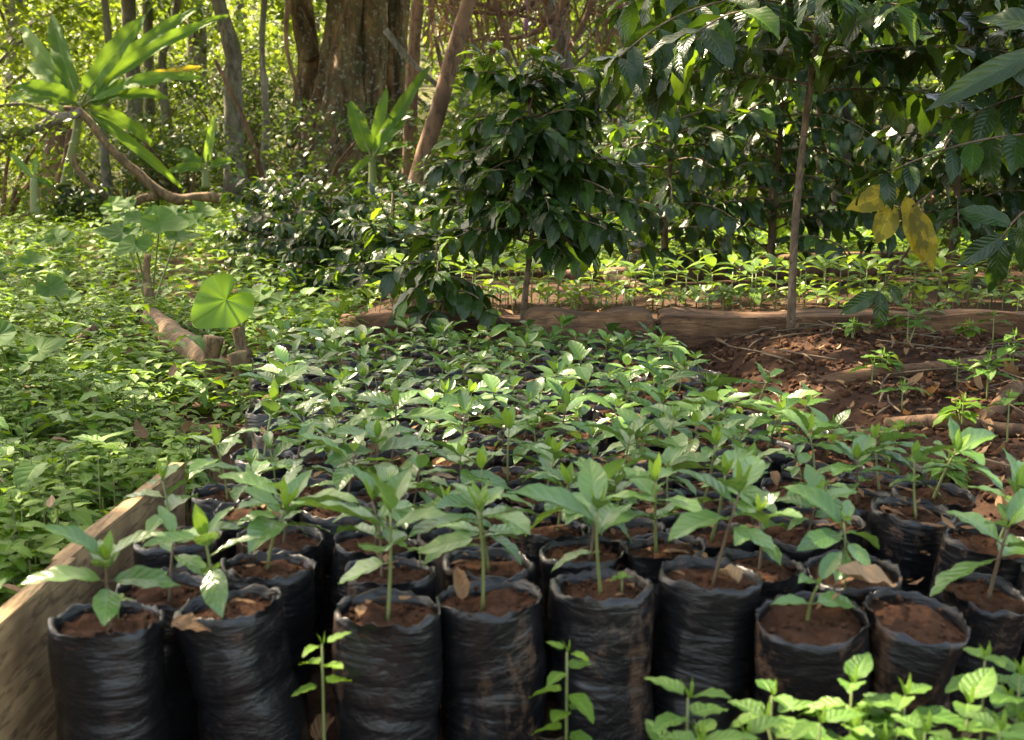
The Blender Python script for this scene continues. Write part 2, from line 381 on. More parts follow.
# ---------------------------------------------------------------- nursery bags
def bag_mesh(seed, h=.19, r=.0605, big=0):
    rng = random.Random(seed); mb = MB(); S = 56; NZ = 26
    prof = [(k / NZ) for k in range(NZ + 1)]
    v = []; uv = []
    ph = rng.uniform(0, 9)
    rim = [.004 + .008 * noise.noise(Vector((math.cos(a) * 2.2 + ph, math.sin(a) * 2.2, 1))) + .005 * noise.noise(Vector((math.cos(a) * 9 + ph, math.sin(a) * 9, 4))) for a in np.linspace(0, 2 * PI, S, endpoint=False)]
    sq = rng.uniform(-.07, .07); fz = rng.uniform(.05, .12); fz2 = rng.uniform(.1, .165)
    rows = [(t, 0) for t in prof] + [(1.0, 1), (1.0, 2), (.93, 3), (.86, 4)]
    for t, st in rows:
        for kk in range(S):
            a = 2 * PI * kk / S; ca, sa = math.cos(a), math.sin(a)
            rr = r * (1 + sq * math.cos(2 * a + ph)) * (.95 + .06 * math.sin(PI * min(1, t * .9)) ** .5)
            z = t * h
            if st == 0:
                crease = noise.noise(Vector((ca * 1.2 + ph, sa * 1.2, z * 38 + .6 * math.sin(a * 2 + ph))))
                rr += .0011 * crease - .0035 * math.exp(-((z - fz - .012 * math.sin(a + ph)) / .006) ** 2) - .002 * math.exp(-((z - fz2 + .01 * math.sin(a * 2 + ph)) / .004) ** 2) + .010 * noise.noise(Vector((ca * .9 + ph, sa * .9, z * 9 + ph))) + .0032 * noise.noise(Vector((ca * 2 + ph, sa * 2, z * 12))) - .0012 * max(0, noise.noise(Vector((ca * 5 + ph, sa * 5, z * 45))))
                z += t * rim[kk] * (t ** 6)
            elif st == 1: z = h + rim[kk] + .0015; rr = rr - .001 + .004 * noise.noise(Vector((ca * 4 + ph, sa * 4, 8)))
            elif st == 2: z = h + rim[kk] * .85; rr -= .0035
            else: z = t * h; rr -= .004 if st == 3 else .005
            v.append((rr * ca, rr * sa, z)); uv.append((kk / S, t))
    f = []
    for k in range(len(rows) - 1):
        for j in range(S):
            j2 = (j + 1) % S; f.append((k * S + j, k * S + j2, (k + 1) * S + j2, (k + 1) * S + j))
    mb.add(v, f, uv); return mb.mesh('bag', [M['bag']])

def soil_mesh(seed, r=.0575, z0=.186, nr=9, S=40, rough=1.0):
    mb = MB(); v = []; uv = []; f = []
    for k in range(nr + 1):
        rr = r * max(.02, k / nr)
        for j in range(S):
            a = 2 * PI * j / S; x, y = rr * math.cos(a), rr * math.sin(a)
            z = z0 + rough * (.009 * noise.noise(Vector((x * 28 + seed, y * 28, 0))) + .006 * noise.noise(Vector((x * 80 + seed, y * 80, 2))) + .004 * noise.noise(Vector((x * 200, y * 200, seed)))) - .005 * (k / nr) ** 3
            v.append((x, y, z)); uv.append((x, y))
    for k in range(nr):
        for j in range(S):
            j2 = (j + 1) % S; f.append((k * S + j, (k + 1) * S + j, (k + 1) * S + j2, k * S + j2))
    mb.add(v, f, uv)
    rg = random.Random(seed)
    for c in range(26):       # crumbs
        a = rg.uniform(0, 2 * PI); q = r * .92 * math.sqrt(rg.random()); s = rg.uniform(.0012, .0038)
        c0 = np.array((q * math.cos(a), q * math.sin(a), z0 + .002))
        tube(mb, [c0 - (s, 0, 0), c0, c0 + (s, 0, s * .4)], [s * .5, s, s * .4], 5)
    return mb.mesh('soil', [M['soil']])

def seedling_mesh(seed, hi=.125, pairs=4, ll=.078, lod=0, mats=None):
    """stem and foliage of one coffee seedling, rooted at z=0"""
    rg = random.Random(seed); st = MB(); fo = MB()
    lean = np.array((rg.uniform(-.26, .26), rg.uniform(-.26, .26), 1.0))
    top = lean * hi
    path = [np.zeros(3) - (0, 0, .012), lean * hi * .5 + (rg.uniform(-.004, .004), rg.uniform(-.004, .004), 0), top]
    tube(st, path, [.0024, .0019, .0014], 6 if lod == 0 else 4, sub=3)
    a0 = rg.uniform(0, PI)
    for p in range(pairs):
        t = 1 - .42 * (p / max(1, pairs - 1)) * rg.uniform(.8, 1.25)
        base = lean * hi * t
        a = a0 + p * PI / 2 + rg.uniform(-.3, .3)
        for s in (0, 1):
            if p > 0 and rg.random() < .14: continue
            aa = a + s * PI + rg.uniform(-.15, .15)
            el = math.radians((36, 20, 6, -6, -12)[min(p, 4)] + rg.uniform(-18, 20))
            d = np.array((math.cos(aa) * math.cos(el), math.sin(aa) * math.cos(el), math.sin(el)))
            Lf = ll * (.72, 1.0, .95, .7, .55)[min(p, 4)] * rg.uniform(.65, 1.25)
            leaves(fo, [base + d * .006], d, (rg.uniform(-.35, .35), rg.uniform(-.35, .35), 1), Lf, Lf * rg.uniform(.42, .5), rg.uniform(.2, .8), rg.uniform(.1, .45), (9, 6, 4)[lod], (4, 2, 2)[lod], 0, w_coffee, .05)
            tube(st, [base, base + d * .008], [.0011, .001], 4)
    # the fresh pair at the tip
    aa = a0 + PI / 2 + rg.uniform(-.3, .3)
    sz = rg.choice((.15, .2, .26, .34, .45))
    for s in (0, 1):
        el = math.radians(rg.uniform(50, 78)); b = aa + s * PI
        d = np.array((math.cos(b) * math.cos(el), math.sin(b) * math.cos(el), math.sin(el)))
        leaves(fo, [top], d, (math.cos(b) * -1, math.sin(b) * -1, .2), ll * sz * rg.uniform(.8, 1.1), ll * sz * .42, -.3, .3, (6, 4, 3)[lod], 2, 1, w_coffee, .03)
    return st.mesh('stem', [M['stemb'] if rg.random() < .4 else M['stem']]), fo.mesh('foliage', mats or [M['seed'], M['young']])

BAGS = [bag_mesh(k * 3 + 1) for k in range(7)]
SOILS = [soil_mesh(k * 5 + 2) for k in range(6)]
SEEDN = [seedling_mesh(100 + k, random.Random(k).uniform(.07, .105), 3 + (k % 3), random.Random(k + 50).uniform(.07, .095), 0) for k in range(18)]
SEEDM = [seedling_mesh(300 + k, random.Random(k).uniform(.05, .085), 4 + (k % 2), random.Random(k + 70).uniform(.078, .1), 1) for k in range(22)]
SEEDS2 = [seedling_mesh(500 + k, random.Random(k).uniform(.08, .12), 4, random.Random(k + 90).uniform(.06, .08), 2, [M['bed2'], M['young']]) for k in range(8)]
FRONT = [seedling_mesh(835 + i, *a, 0) for i, a in enumerate([(.085, 4, .09), (.09, 4, .088), (.122, 4, .1), (.118, 5, .094), (.105, 4, .088), (.115, 4, .098), (.06, 3, .062), (.1, 3, .08)])]
def child(name, me, parent, loc=(0, 0, 0), rot=(0, 0, 0), sc=1.0):
    o = bpy.data.objects.new(name, me); COL.objects.link(o); o.parent = parent
    o.location = loc; o.rotation_euler = rot; o.scale = (sc,) * 3 if not isinstance(sc, tuple) else sc; return o

ORD = ['first', 'second', 'third', 'fourth', 'fifth', 'sixth', 'seventh', 'eighth', 'ninth', 'tenth', 'eleventh', 'twelfth', 'thirteenth', 'fourteenth', 'fifteenth', 'sixteenth', 'seventeenth', 'eighteenth', 'nineteenth', 'twentieth',
       'twenty-first', 'twenty-second', 'twenty-third', 'twenty-fourth', 'twenty-fifth', 'twenty-sixth', 'twenty-seventh', 'twenty-eighth', 'twenty-ninth', 'thirtieth']
BAGPOS = []
def potted(x, y, ztop, tilt, label, k, seed=None, lod=0, sc=1.0, rz=None, rs=1.0, plant=True, front=None, group='coffee seedlings in black bags in the main bed'):
    rg = random.Random(k * 13 + 5)
    g = gz(x, y) - .006; 
    t = thing('bagged_seedling', label, 'seedling', (x, y, g), group)
    t.rotation_euler = (tilt[0], tilt[1], 0)
    hs = (ztop - g) / .19
    ang = rg.uniform(0, 6.28)
    child('bag', BAGS[k % len(BAGS)], t, rot=(0, 0, ang), sc=(rs, rs, hs))
    child('soil', SOILS[k % len(SOILS)], t, rot=(0, 0, ang * 2), sc=(rs, rs, hs))
    if plant:
        S = (SEEDN, SEEDM)[lod]; s = S[(k if seed is None else seed) % len(S)] if front is None else FRONT[front]
        r = rg.uniform(0, 6.28) if rz is None else rz; px, py = rg.uniform(-.01, .01), rg.uniform(-.012, .008)
        z = .186 * hs
        child('stem', s[0], t, (px, py, z), (-tilt[0], -tilt[1], r), sc); child('foliage', s[1], t, (px, py, z), (-tilt[0], -tilt[1], r), sc)
    BAGPOS.append((x, y))
    return t

# front rows placed from the picture: (px, py) of the soil, top height, tilt (towards camera, sideways), words
front = [
 (108, 622, .19, (.02, .02), 'front-row coffee seedling with two large blurred leaves, nearest the plank', .88),
 (232, 606, .195, (.0, -.13), 'front-row coffee seedling in a bag leaning left, second from the plank', 1.0),
 (389, 612, .19, (.02, .035), 'tall front-row coffee seedling with one long leaf pointing up right, third from the plank', 1.15),
 (490, 600, .19, (.04, -.03), 'tall bushy front-row coffee seedling with a curled brown leaf behind its stem', 1.1),
 (603, 588, .195, (-.02, -.03), 'front-row coffee seedling with a green weed growing at its bag, fifth from the plank', .95),
 (710, 577, .2, (.03, .05), 'front-row coffee seedling above a bag torn open near its base', 1.1),
 (812, 618, .175, (.2, -.04), 'small front-row coffee seedling in a bag tipped towards the camera, soil wide open', .7),
 (915, 614, .17, (.2, .16), 'front-row bag tipped forward with smooth bare soil under a dry curled leaf', 0),
]
kk = 0
for n, (px, py, z, tilt, lab, sc) in enumerate(front):
    c = G(px, py, z); off = math.sin(tilt[0]) * z
    x0, y0 = c[0] - z * math.sin(tilt[1]), c[1] + off
    potted(x0, y0, z, tilt, lab, n + 3, front=n, lod=0, sc=1, plant=sc > 0, rs=1.0 if n < 6 else 1.05); kk += 1
second = [(150, 592, .185, (.06, .1), 1.0), (262, 568, .19, (0, .05), 1.05), (390, 574, .19, (0, 0), .9), (482, 566, .185, (0, .05), 1.0), (585, 553, .19, (.03, 0), 1.1),
          (668, 549, .195, (0, -.03), 1.0), (752, 568, .19, (.05, .04), .9), (852, 572, .185, (.14, 0), 1.0), (957, 590, .165, (.16, .2), 1.15), (1042, 580, .16, (.1, .2), 1.0)]
words2 = ['floppy bag against the plank', 'bag behind the gap beside the leaning bag', 'bag half hidden by the tall third one', 'bag with a dry leaf on its rim', 'bag whose plant spreads over the front one',
          'bag with the plant pointing left', 'bag beside a tan folded leaf', 'bag with a large dry leaf across it', 'tilted bag with a broad-leaved plant at the right', 'tilted bag cut by the right edge']
for n, (px, py, z, tilt, sc) in enumerate(second):
    c = G(px, py, z)
    potted(c[0], c[1] + math.sin(tilt[0]) * z, z, tilt, 'second-row coffee seedling, %s in its row: %s' % (ORD[n], words2[n]), n + 11, seed=n * 7 + 1, lod=0, sc=sc, rs=.98); kk += 1
rows = []; y = 1.75
while y < 3.97:
    rows.append(y); y += .118 if y < 2.6 else .105
nrow = 2
for ri, y in enumerate(rows):
    a, b = xl(y) + .06, xr(y) - .02; sp = .119
    n = int((b - a) / sp) + 1; x = a + (sp * .5 if ri % 2 else 0); ci = 0
    while x < b + .03:
        rg = random.Random(int(x * 1000) + ri * 77)
        skip = rg.random() < (.03 if y < 2.6 else .06)
        if not skip:
            jx, jy = rg.uniform(-.012, .012), rg.uniform(-.014, .014)
            side = sstep(b - .5, b, x)
            potted(x + jx, y + jy, .185 + rg.uniform(-.012, .012) + gz(x, y) * .3, (rg.uniform(-.05, .07) + .08 * side, rg.uniform(-.06, .06) + .1 * side),
                   'coffee seedling in a black bag, %s row from the front, %s from the left' % (ORD[ri + 2], ORD[ci]), kk, lod=0 if y < 2.3 else 1, sc=rg.uniform(.7, 1.06) * (1 - .12 * sstep(2.2, 3.6, y))); kk += 1
            ci += 1
        x += sp
N_MAIN = kk

# second bed behind the timbers
k2 = 0; rest = []
rowsb = [4.34 + .125 * i for i in range(7)]
for ri, y in enumerate(rowsb):
    x = -.5 + (.06 if ri % 2 else 0); ci = 0
    while x < 1.95 + (y - 4.3) * .5:
        rg = random.Random(ri * 991 + ci); xx, yy = x + rg.uniform(-.025, .025), y + rg.uniform(-.02, .02)
        if ri < 5 and N_MAIN + k2 < 298:
            t = thing('nursery_seedling', 'sunlit coffee seedling of the bed behind the timber, %s row, %s from its left end' % (ORD[ri], ORD[ci]), 'seedling', (xx, yy, gz(xx, yy) + .02), 'coffee seedlings in the bed behind the timber', rg.uniform(0, 6.28))
            s = SEEDS2[rg.randrange(8)]; sc = rg.uniform(.52, .76)
            child('stem', s[0], t, sc=sc); child('foliage', s[1], t, sc=sc); k2 += 1
        else: rest.append((xx, yy))
        x += .115; ci += 1
# the rest and the third bed far behind read as one mass
for i in range(330):
    rest.append((random.uniform(.9, 4.4), random.uniform(6.9, 8.2)))
for i in range(60):
    rest.append((random.uniform(-.8, .6), random.uniform(6.2, 7.2)))
mb = MB(); rest = np.array(rest); n = len(rest)
for p in range(4):
    for s in (0, 1):
        a = RNG.uniform(0, .5, n) + np.arange(n) * 1.7 + p * PI / 2 + s * PI; el = np.radians((38, 24, 8, -5)[p] + RNG.uniform(-10, 14, n))
        d = np.stack([np.cos(a) * np.cos(el), np.sin(a) * np.cos(el), np.sin(el)], 1)
        base = np.stack([rest[:, 0], rest[:, 1], np.array([gz(*q) for q in rest]) + .02 + (.13, .11, .08, .05)[p] * RNG.uniform(.9, 1.2, n)], 1)
        L = RNG.uniform(.07, .105, n); leaves(mb, base, d, (0, 0, 1), L, L * .42, .6, .25, 4, 2, 0 if p else 1, w_coffee)
for q in rest: tube(mb, [(q[0], q[1], gz(*q)), (q[0] + .004, q[1], gz(*q) + .14)], [.003, .002], 4, 2)
tag(mb.build('seedling_mass', [M['bed2'], M['young'], M['stem']]), 'the many further coffee seedlings of the beds behind the timbers', 'seedlings', None, 'stuff')

# ---------------------------------------------------------------- planks, timbers, lying logs
def wood(name, label, cat, mat, f, group=None, loc=(0, 0, 0)):
    mb = MB(); f(mb); o = mb.build(name, mat); tag(o, label, cat, group); return o
wood('wooden_plank', 'rough wooden plank edging the bed at the lower left, nearest the camera', 'plank', M['plank'], lambda m: box(m, -.575, -.552, .7, 1.605, -.03, .2, 2, 40, 12, .003, 7, rnd=.003))
wood('wooden_plank', 'weathered wooden plank running on behind the near one along the weeds', 'plank', M['plank'], lambda m: box(m, -.59, -.566, 1.612, 2.2, -.03, .195, 2, 50, 12, .004, 6, rnd=.003))
TG = 'timbers edging the second bed'
wood('timber_log', 'long squared timber with flat lit top at the right of the coffee trunk', 'timber', M['log'], lambda m: box(m, .47, 2.3, YT, YT + .15, .08, .268, 120, 8, 10, .02, 5, rnd=.014), TG)
wood('timber_log', 'short rounded reddish timber left of the long squared one', 'timber', M['log'], lambda m: box(m, .04, .455, YT - .02, YT + .14, .08, .272, 40, 10, 12, .022, 6, rnd=.04), TG)
wood('timber_log', 'round log end showing between the dark coffee leaves', 'timber', M['log'], lambda m: tube(m, [(-.56, 4.32, .2), (-.4, 4.28, .21), (-.16, 4.25, .21)], [.045, .05, .05], 14, lump=.2, sub=4), TG)
def px_tube(pts, rad, sides=10, lump=.25, sub=4, freq=6, flute=0, seed=0):
    return lambda m: tube(m, [P(*p) for p in pts], rad, sides, 0, lump, freq, flute, 4, seed, sub)
wood('fallen_log', 'thick mottled brown log lying along the left edge of the bed', 'log', M['tan'], px_tube([(152, 318, 5.3), (170, 335, 5.0), (192, 352, 4.6), (222, 374, 4.2)], [.042, .056, .056, .045], 16, .25))
wood('stump', 'thin upright cut stump left of the taro stump', 'stump', M['tan'], px_tube([(214, 385, 4.15), (211, 360, 4.15), (214, 337, 4.15)], [.034, .03, .034], 12, .2))
wood('stump', 'leaning split stump carrying the bright taro leaf', 'stump', M['tan'], px_tube([(252, 398, 3.95), (245, 375, 3.95), (238, 352, 3.95)], [.038, .036, .04], 12, .25))
wood('stump', 'narrow broken stub rising out of the split stump', 'stump', M['tan'], px_tube([(242, 356, 3.97), (240, 342, 3.97), (238, 328, 3.98)], [.02, .017, .02], 10, .2))
wood('stump', 'short dark stub poking out of the weeds on the left', 'stump', M['brown'], px_tube([(76, 345, 4.6), (87, 334, 4.6), (96, 327, 4.6)], [.018, .018, .015], 8, .2))
def gt(pts, rad, sides=10, lump=.25):
    return lambda m: tube(m, [(x, y, gz(x, y) + z) for x, y, z in pts], rad, sides, 0, lump, 9, 0, 4, 0, 4)
def gpt(px, py, z, dz=0.0):
    c = G(px, py, z); return (c[0], c[1], dz)
wood('fallen_log', 'rotten log half buried in the soil slope under the coffee trunk', 'log', M['log'], gt([gpt(800, 414, .1), gpt(870, 405, .12, .004), gpt(940, 396, .13, .008), gpt(1030, 380, .13, .0)], [.012, .021, .02, .012]))
wood('fallen_log', 'broken reddish branch in the debris at the right of the bed', 'branch', M['brown'], gt([gpt(885, 452, .1, .01), gpt(940, 458, .1, .02), gpt(1000, 460, .1, .015), gpt(1060, 466, .1, .02)], [.014, .018, .016, .012]))
wood('fallen_log', 'thick rotting stub at the right edge above the bags', 'log', M['log'], gt([gpt(965, 440, .13, .0), gpt(990, 430, .13, .015), gpt(1015, 418, .13, .03)], [.014, .02, .017]))
wood('fallen_log', 'brown log lying behind the second bed', 'log', M['brown'], px_tube([(560, 276, 5.9), (700, 272, 6.0), (860, 268, 6.1), (960, 265, 6.2)], [.03, .045, .045, .03], 10, .3))
wood('fallen_log', 'pale cut branch resting above the second bed near the center tree', 'branch', M['tan'], px_tube([(608, 275, 5.8), (630, 283, 5.6), (648, 290, 5.4)], [.026, .026, .022], 10, .2))
wood('fallen_log', 'thin log at the edge of the third bed', 'log', M['brown'], px_tube([(760, 262, 6.5), (880, 258, 6.5), (1000, 262, 6.5)], [.03, .035, .03], 8, .3))

# ---------------------------------------------------------------- weeds
def rand_dirs(n, el0, el1, rng=RNG):
    a = rng.uniform(0, 2 * PI, n); e = np.radians(rng.uniform(el0, el1, n))
    return np.stack([np.cos(a) * np.cos(e), np.sin(a) * np.cos(e), np.sin(e)], 1)

def weed_field(mb, pos, hts, lsz, pairs=4, nu=4, nv=2, mats=(0, 0, 1)):
    n = len(pos); gzv = np.array([gz(*q) for q in pos])
    a0 = RNG.uniform(0, PI, n); lean = RNG.uniform(-.3, .3, (n, 2))
    for p in range(pairs):
        t = 1 - p / pairs * .85
        for s in (0, 1):
            keep = RNG.random(n) < .93
            a = a0 + p * PI / 2 + s * PI + RNG.uniform(-.35, .35, n); el = np.radians(RNG.uniform(-8, 34, n) - p * 5)
            d = np.stack([np.cos(a) * np.cos(el), np.sin(a) * np.cos(el), np.sin(el)], 1)
            z = gzv + hts * t
            base = np.stack([pos[:, 0] + lean[:, 0] * hts * t, pos[:, 1] + lean[:, 1] * hts * t, z], 1)
            L = lsz * RNG.uniform(.7, 1.2, n) * (1 if p else .8)
            leaves(mb, base[keep], d[keep], (0, 0, 1), L[keep], L[keep] * RNG.uniform(.45, .6, keep.sum()), RNG.uniform(.2, 1.0, keep.sum()), RNG.uniform(0, .4, keep.sum()), nu, nv, mats[p % 3], w_ovate)
    return gzv, lean

def poly_ok(x, y):
    if -.95 < x < -.62 and 3.1 < y < 4.05: return random.random() < .3
    xlg = -.94 - (y - 4.2) * .48
    if 3.7 < y < 5.3 and abs(x - xlg + .0) < .11: return False
    if 3.7 < y < 5.0 and xlg - .12 < x < xlg + .2: return random.random() < .35
    return x < (xl(max(1.3, y)) - .06 if y < 3.7 else (-.35 if y < 4.3 else (-.65 if y < 5.6 else 99))) 
pos = []
while len(pos) < 2600:
    y = 1.0 + 5.2 * random.random() ** 1.0; x = random.uniform(-.45 * y - .35, -.5)
    if not poly_ok(x, y) or (y < 3 and x > -.62): continue
    if noise.noise(Vector((x * 2.3, y * 2.3, 1))) < -.3 and random.random() < .85: continue
    pos.append((x, y))
pos = np.array(pos); hts = np.array([.10 + .07 * noise.noise(Vector((x * 1.5, y * 1.5, 5))) + .05 * min(1.5, max(0, -x - .9)) + random.uniform(-.03, .05) for x, y in pos])
sz = np.array([.05 * (1 + .5 * noise.noise(Vector((x * 3, y * 3, 8)))) * (1 if random.random() < .9 else 1.6) for x, y in pos])
mb = MB(); weed_field(mb, pos, hts, sz, 4, 5, 2)
big = pos[RNG.random(len(pos)) < .05]; weed_field(mb, big, RNG.uniform(.12, .26, len(big)), RNG.uniform(.07, .12, len(big)), 2, 7, 4, (1, 1, 0))
for q, hh in zip(pos, hts):
    if q[1] < 3.5: tube(mb, [(q[0], q[1], gz(*q)), (q[0], q[1], gz(*q) + hh)], [.0018, .0012], 3, 2, cap=False)
# farther part, larger steps
pos = []
while len(pos) < 3600:
    y = 6.0 + 15 * random.random() ** 1.3; x = random.uniform(-.46 * y, .5 if y < 9 else .25 * y)
    if y < 6.4 and x > -.6: continue
    if noise.noise(Vector((x * .9, y * .9, 1))) < -.42: continue
    if -2.3 < x < -.4 and 6 < y < 9 and random.random() < .6: continue
    pos.append((x, y))
pos = np.array(pos); hts = np.array([.17 + .12 * noise.noise(Vector((x * .8, y * .8, 5))) + random.uniform(-.04, .1) for x, y in pos])
weed_field(mb, pos, hts, .085, 4, 3, 2)
pos = np.stack([RNG.uniform(.5, 7, 700), RNG.uniform(7.2, 14, 700)], 1)
weed_field(mb, pos, RNG.uniform(.08, .22, 700), .08, 3, 3, 2)
tag(mb.build('weed_cover', [M['weed'], M['weed2'], M['stem']]), 'dense low green weeds covering the ground left of the bed', 'ground cover', None, 'stuff')

def weed_plant(label, px, py, z, h, lsz, pairs, seed, group, mat='weed2', el=(0, 30), branches=3, Y=None):
    c = G(px, py, z) if Y is None else P(px, py, Y); rg = random.Random(seed)
    x, y = c[0], c[1]; g = gz(x, y)
    if Y is not None: h = c[2] - g
    t = thing('weed_plant', label, 'weed', (x, y, g), group)
    st = MB(); fo = MB()
    for b in range(branches):
        ln = np.array((rg.uniform(-.5, .5) * (b > 0), rg.uniform(-.4, .4) * (b > 0), 1.0)); hh = h * (1 if b == 0 else rg.uniform(.6, .9))
        tube(st, [(0, 0, -.01), ln * hh * .5, ln * hh], [.0022, .0018, .0012], 5, sub=2)
        a0 = rg.uniform(0, PI)
        for p in range(pairs):
            for s in (0, 1):
                a = a0 + p * PI / 2 + s * PI + rg.uniform(-.3, .3); e = math.radians(rg.uniform(*el) - p * 6)
                d = np.array((math.cos(a) * math.cos(e), math.sin(a) * math.cos(e), math.sin(e)))
                L = lsz * rg.uniform(.85, 1.3) * (.8 if p == 0 else 1)
                leaves(fo, [ln * hh * (1 - p * .13) + d * .006], d, (0, 0, 1), L, L * rg.uniform(.55, .66), rg.uniform(.2, .8), rg.uniform(.1, .35), 9, 4, 0, w_ovate, .04)
        leaves(fo, [ln * hh] * 2, [(.3, .1, 1), (-.3, -.1, 1)], (1, .2, .1), lsz * .45, lsz * .2, .2, .3, 5, 2, 1, w_ovate)
    st.build('stem', M['stem'], t); fo.build('foliage', [M[mat], M['young']], t)
    return t
WG = 'weeds in front of the bags at the lower right'
for n, (lab, px, py, Y, ls, pr, br) in enumerate([
    ('broad-leaved weed in front of the torn bag', 688, 682, 1.24, .05, 3, 3), ('thin reddish-stemmed weed under the tipped open bag', 772, 680, 1.26, .042, 2, 1),
    ('leafy weed with an upright bright tip below the bare-soil bag', 852, 668, 1.24, .05, 3, 3), ('wide weed clump low in front of the tipped bags', 905, 680, 1.22, .052, 3, 4),
    ('weed clump at the lower right edge of the picture', 968, 688, 1.2, .052, 3, 4), ('pale weed rising beside the rightmost bags', 985, 645, 1.3, .05, 3, 2),
    ('weed cut by the right edge with dry litter under it', 1020, 660, 1.26, .05, 3, 3), ('low weed at the bottom edge between two clumps', 820, 708, 1.16, .05, 3, 3),
    ('low weed at the bottom edge below the tipped open bag', 745, 722, 1.16, .05, 3, 3), ('weed sprig in the lower right corner', 1000, 715, 1.14, .05, 3, 4), ('bright weed at the bottom edge right of the middle', 925, 716, 1.15, .052, 3, 4), ('pale weed at the bottom edge left of the weed group', 700, 728, 1.15, .05, 2, 2)]):
    weed_plant(lab, px, py + 16, 0, 0, ls * 1.0, pr - 1 if pr > 2 else 2, 900 + n, WG, branches=br, Y=Y)
weed_plant('climbing weed with round green leaves between two front bags', 567, 652, 0, 0, .034, 6, 951, None, 'weed', (-5, 25), 1, Y=1.33)
weed_plant('small green weed in the dark gap between two front bags', 322, 645, 0, 0, .034, 3, 952, None, 'weed', (0, 30), 1, Y=1.34)
for n, (lab, px, py, zz) in enumerate([('tiny bright sprout on the soil of the leftmost front bag', 118, 612, .2), ('tiny sprout on the soil of the fifth front bag', 622, 588, .2), ('tiny sprout on a bag behind the tall seedling', 420, 560, .2), ('tiny pale sprout beside the large tan leaf', 845, 582, .2)]):
    c = G(px, py, zz); t = thing('sprout', lab, 'sprout', c, 'tiny sprouts on the bag soil'); mb = MB(); tube(mb, [(0, 0, -.01), (0, 0, .012)], [.001, .001], 5); mb.build('stem', M['stem'], t)
    mb = MB(); dd = rand_dirs(5, 5, 30); leaves(mb, np.full((5, 3), (0, 0, .012)), dd, (0, 0, 1), .018, .011, .5, .2, 6, 2, 0, w_ovate); mb.build('foliage', M['young'], t)
SG = 'small weeds on the soil slope'
slope = [(663, 345), (722, 360), (740, 338), (890, 372), (920, 345), (880, 420), (955, 425), (905, 400), (930, 370), (965, 380), (990, 395), (850, 395), (1000, 350), (985, 440), (900, 452), (960, 470), (1005, 480), (945, 500), (870, 432), (1010, 420)]
sw = ['in front of the reddish timber', 'bright green, under the timber left of the trunk', 'tiny, with pale leaves by the trunk', 'beside the rotten log', 'below the long timber', 'above the seedlings on the slope', 'by the broken stub', 'on the rotten log, left part', 'on the rotten log, middle', 'above the rotten log',
      'left of the rotting stub', 'at the left end of the rotten log', 'near the right end of the long timber', 'below the rotting stub', 'on the reddish branch, left end', 'on the reddish branch, middle', 'on the reddish branch, right end', 'near the rightmost seedlings', 'between bed and slope', 'at the right edge by the stub']
for n, ((px, py), w) in enumerate(zip(slope, sw)):
    weed_plant('small low weed ' + w, px, py, .08, .05 + .05 * (n % 3 == 1), .05, 2 + n % 2, 970 + n, SG, 'weed2' if n % 3 else 'weed', (0, 25), 1 + (n % 2))

# litter, twigs
def litter():
    mb = MB()
    def sc(n, x0, x1, y0, y1, ls, m, zoff=.006, el=(-12, 25)):
        x = RNG.uniform(x0, x1, n); y = RNG.uniform(y0, y1, n); z = np.array([gz(a, b) for a, b in zip(x, y)]) + zoff
        d = rand_dirs(n, *el); L = RNG.uniform(.5, 1.2, n) * ls
        leaves(mb, np.stack([x, y, z], 1), d, np.stack([RNG.uniform(-.4, .4, n), RNG.uniform(-.4, .4, n), np.ones(n)], 1), L, L * RNG.uniform(.3, .5, n), RNG.uniform(-1.2, 1.2, n), RNG.uniform(-.3, .6, n), 5, 2, m, w_coffee, .08)
    sc(260, -.5, .95, 1.12, 1.5, .055, 0); sc(70, .2, 1.0, 1.15, 1.5, .06, 1)
    sc(900, .6, 2.0, 1.6, 4.05, .035, 0); sc(300, .6, 2.0, 1.6, 4.05, .04, 1); sc(120, .8, 2.0, 1.6, 3.2, .09, 0)
    sc(260, -3.5, -.6, 1.2, 6, .06, 0, .1); sc(60, -3, -.6, 1.2, 5, .06, 1, .14); sc(250, -.6, 3.5, 4.3, 8, .06, 0); sc(900, -8, 9, 8, 22, .14, 0, .03); sc(300, -8, 9, 8, 22, .14, 1, .06)
    x = []
    return mb
mb = litter()
# litter lying on the soil of the bags
n = 520; idx = RNG.integers(0, len(BAGPOS), n); bp = np.array(BAGPOS)[idx] + RNG.uniform(-.033, .033, (n, 2))
L = RNG.uniform(.008, .045, n)
leaves(mb, np.concatenate([bp, np.full((n, 1), .199)], 1), rand_dirs(n, -5, 12), (0, 0, 1), L, L * .4, RNG.uniform(-1, 1, n), RNG.uniform(-.2, .5, n), 5, 2, 0, w_coffee, .08)
for k in range(250):      # twigs
    if k < 170: x, y = random.uniform(.65, 2.0), random.uniform(1.6, 4.0)
    else: x, y = random.uniform(-.5, .9), random.uniform(1.15, 1.45)
    a = random.uniform(0, PI); l = random.uniform(.03, .13); d = np.array((math.cos(a), math.sin(a), 0)) * l; z = gz(x, y) + .008
    tube(mb, [(x - d[0], y - d[1], z), (x + random.uniform(-.01, .01), y + .005, z + .008), (x + d[0], y + d[1], z + random.uniform(0, .02))], [.002, .0028, .0015], 5, 2, sub=2)
tag(mb.build('leaf_litter', [M['dry'], M['drypale'], M['stemb']]), 'brown dry leaves and twigs scattered over the soil', 'leaf litter', None, 'stuff')
mb = MB()
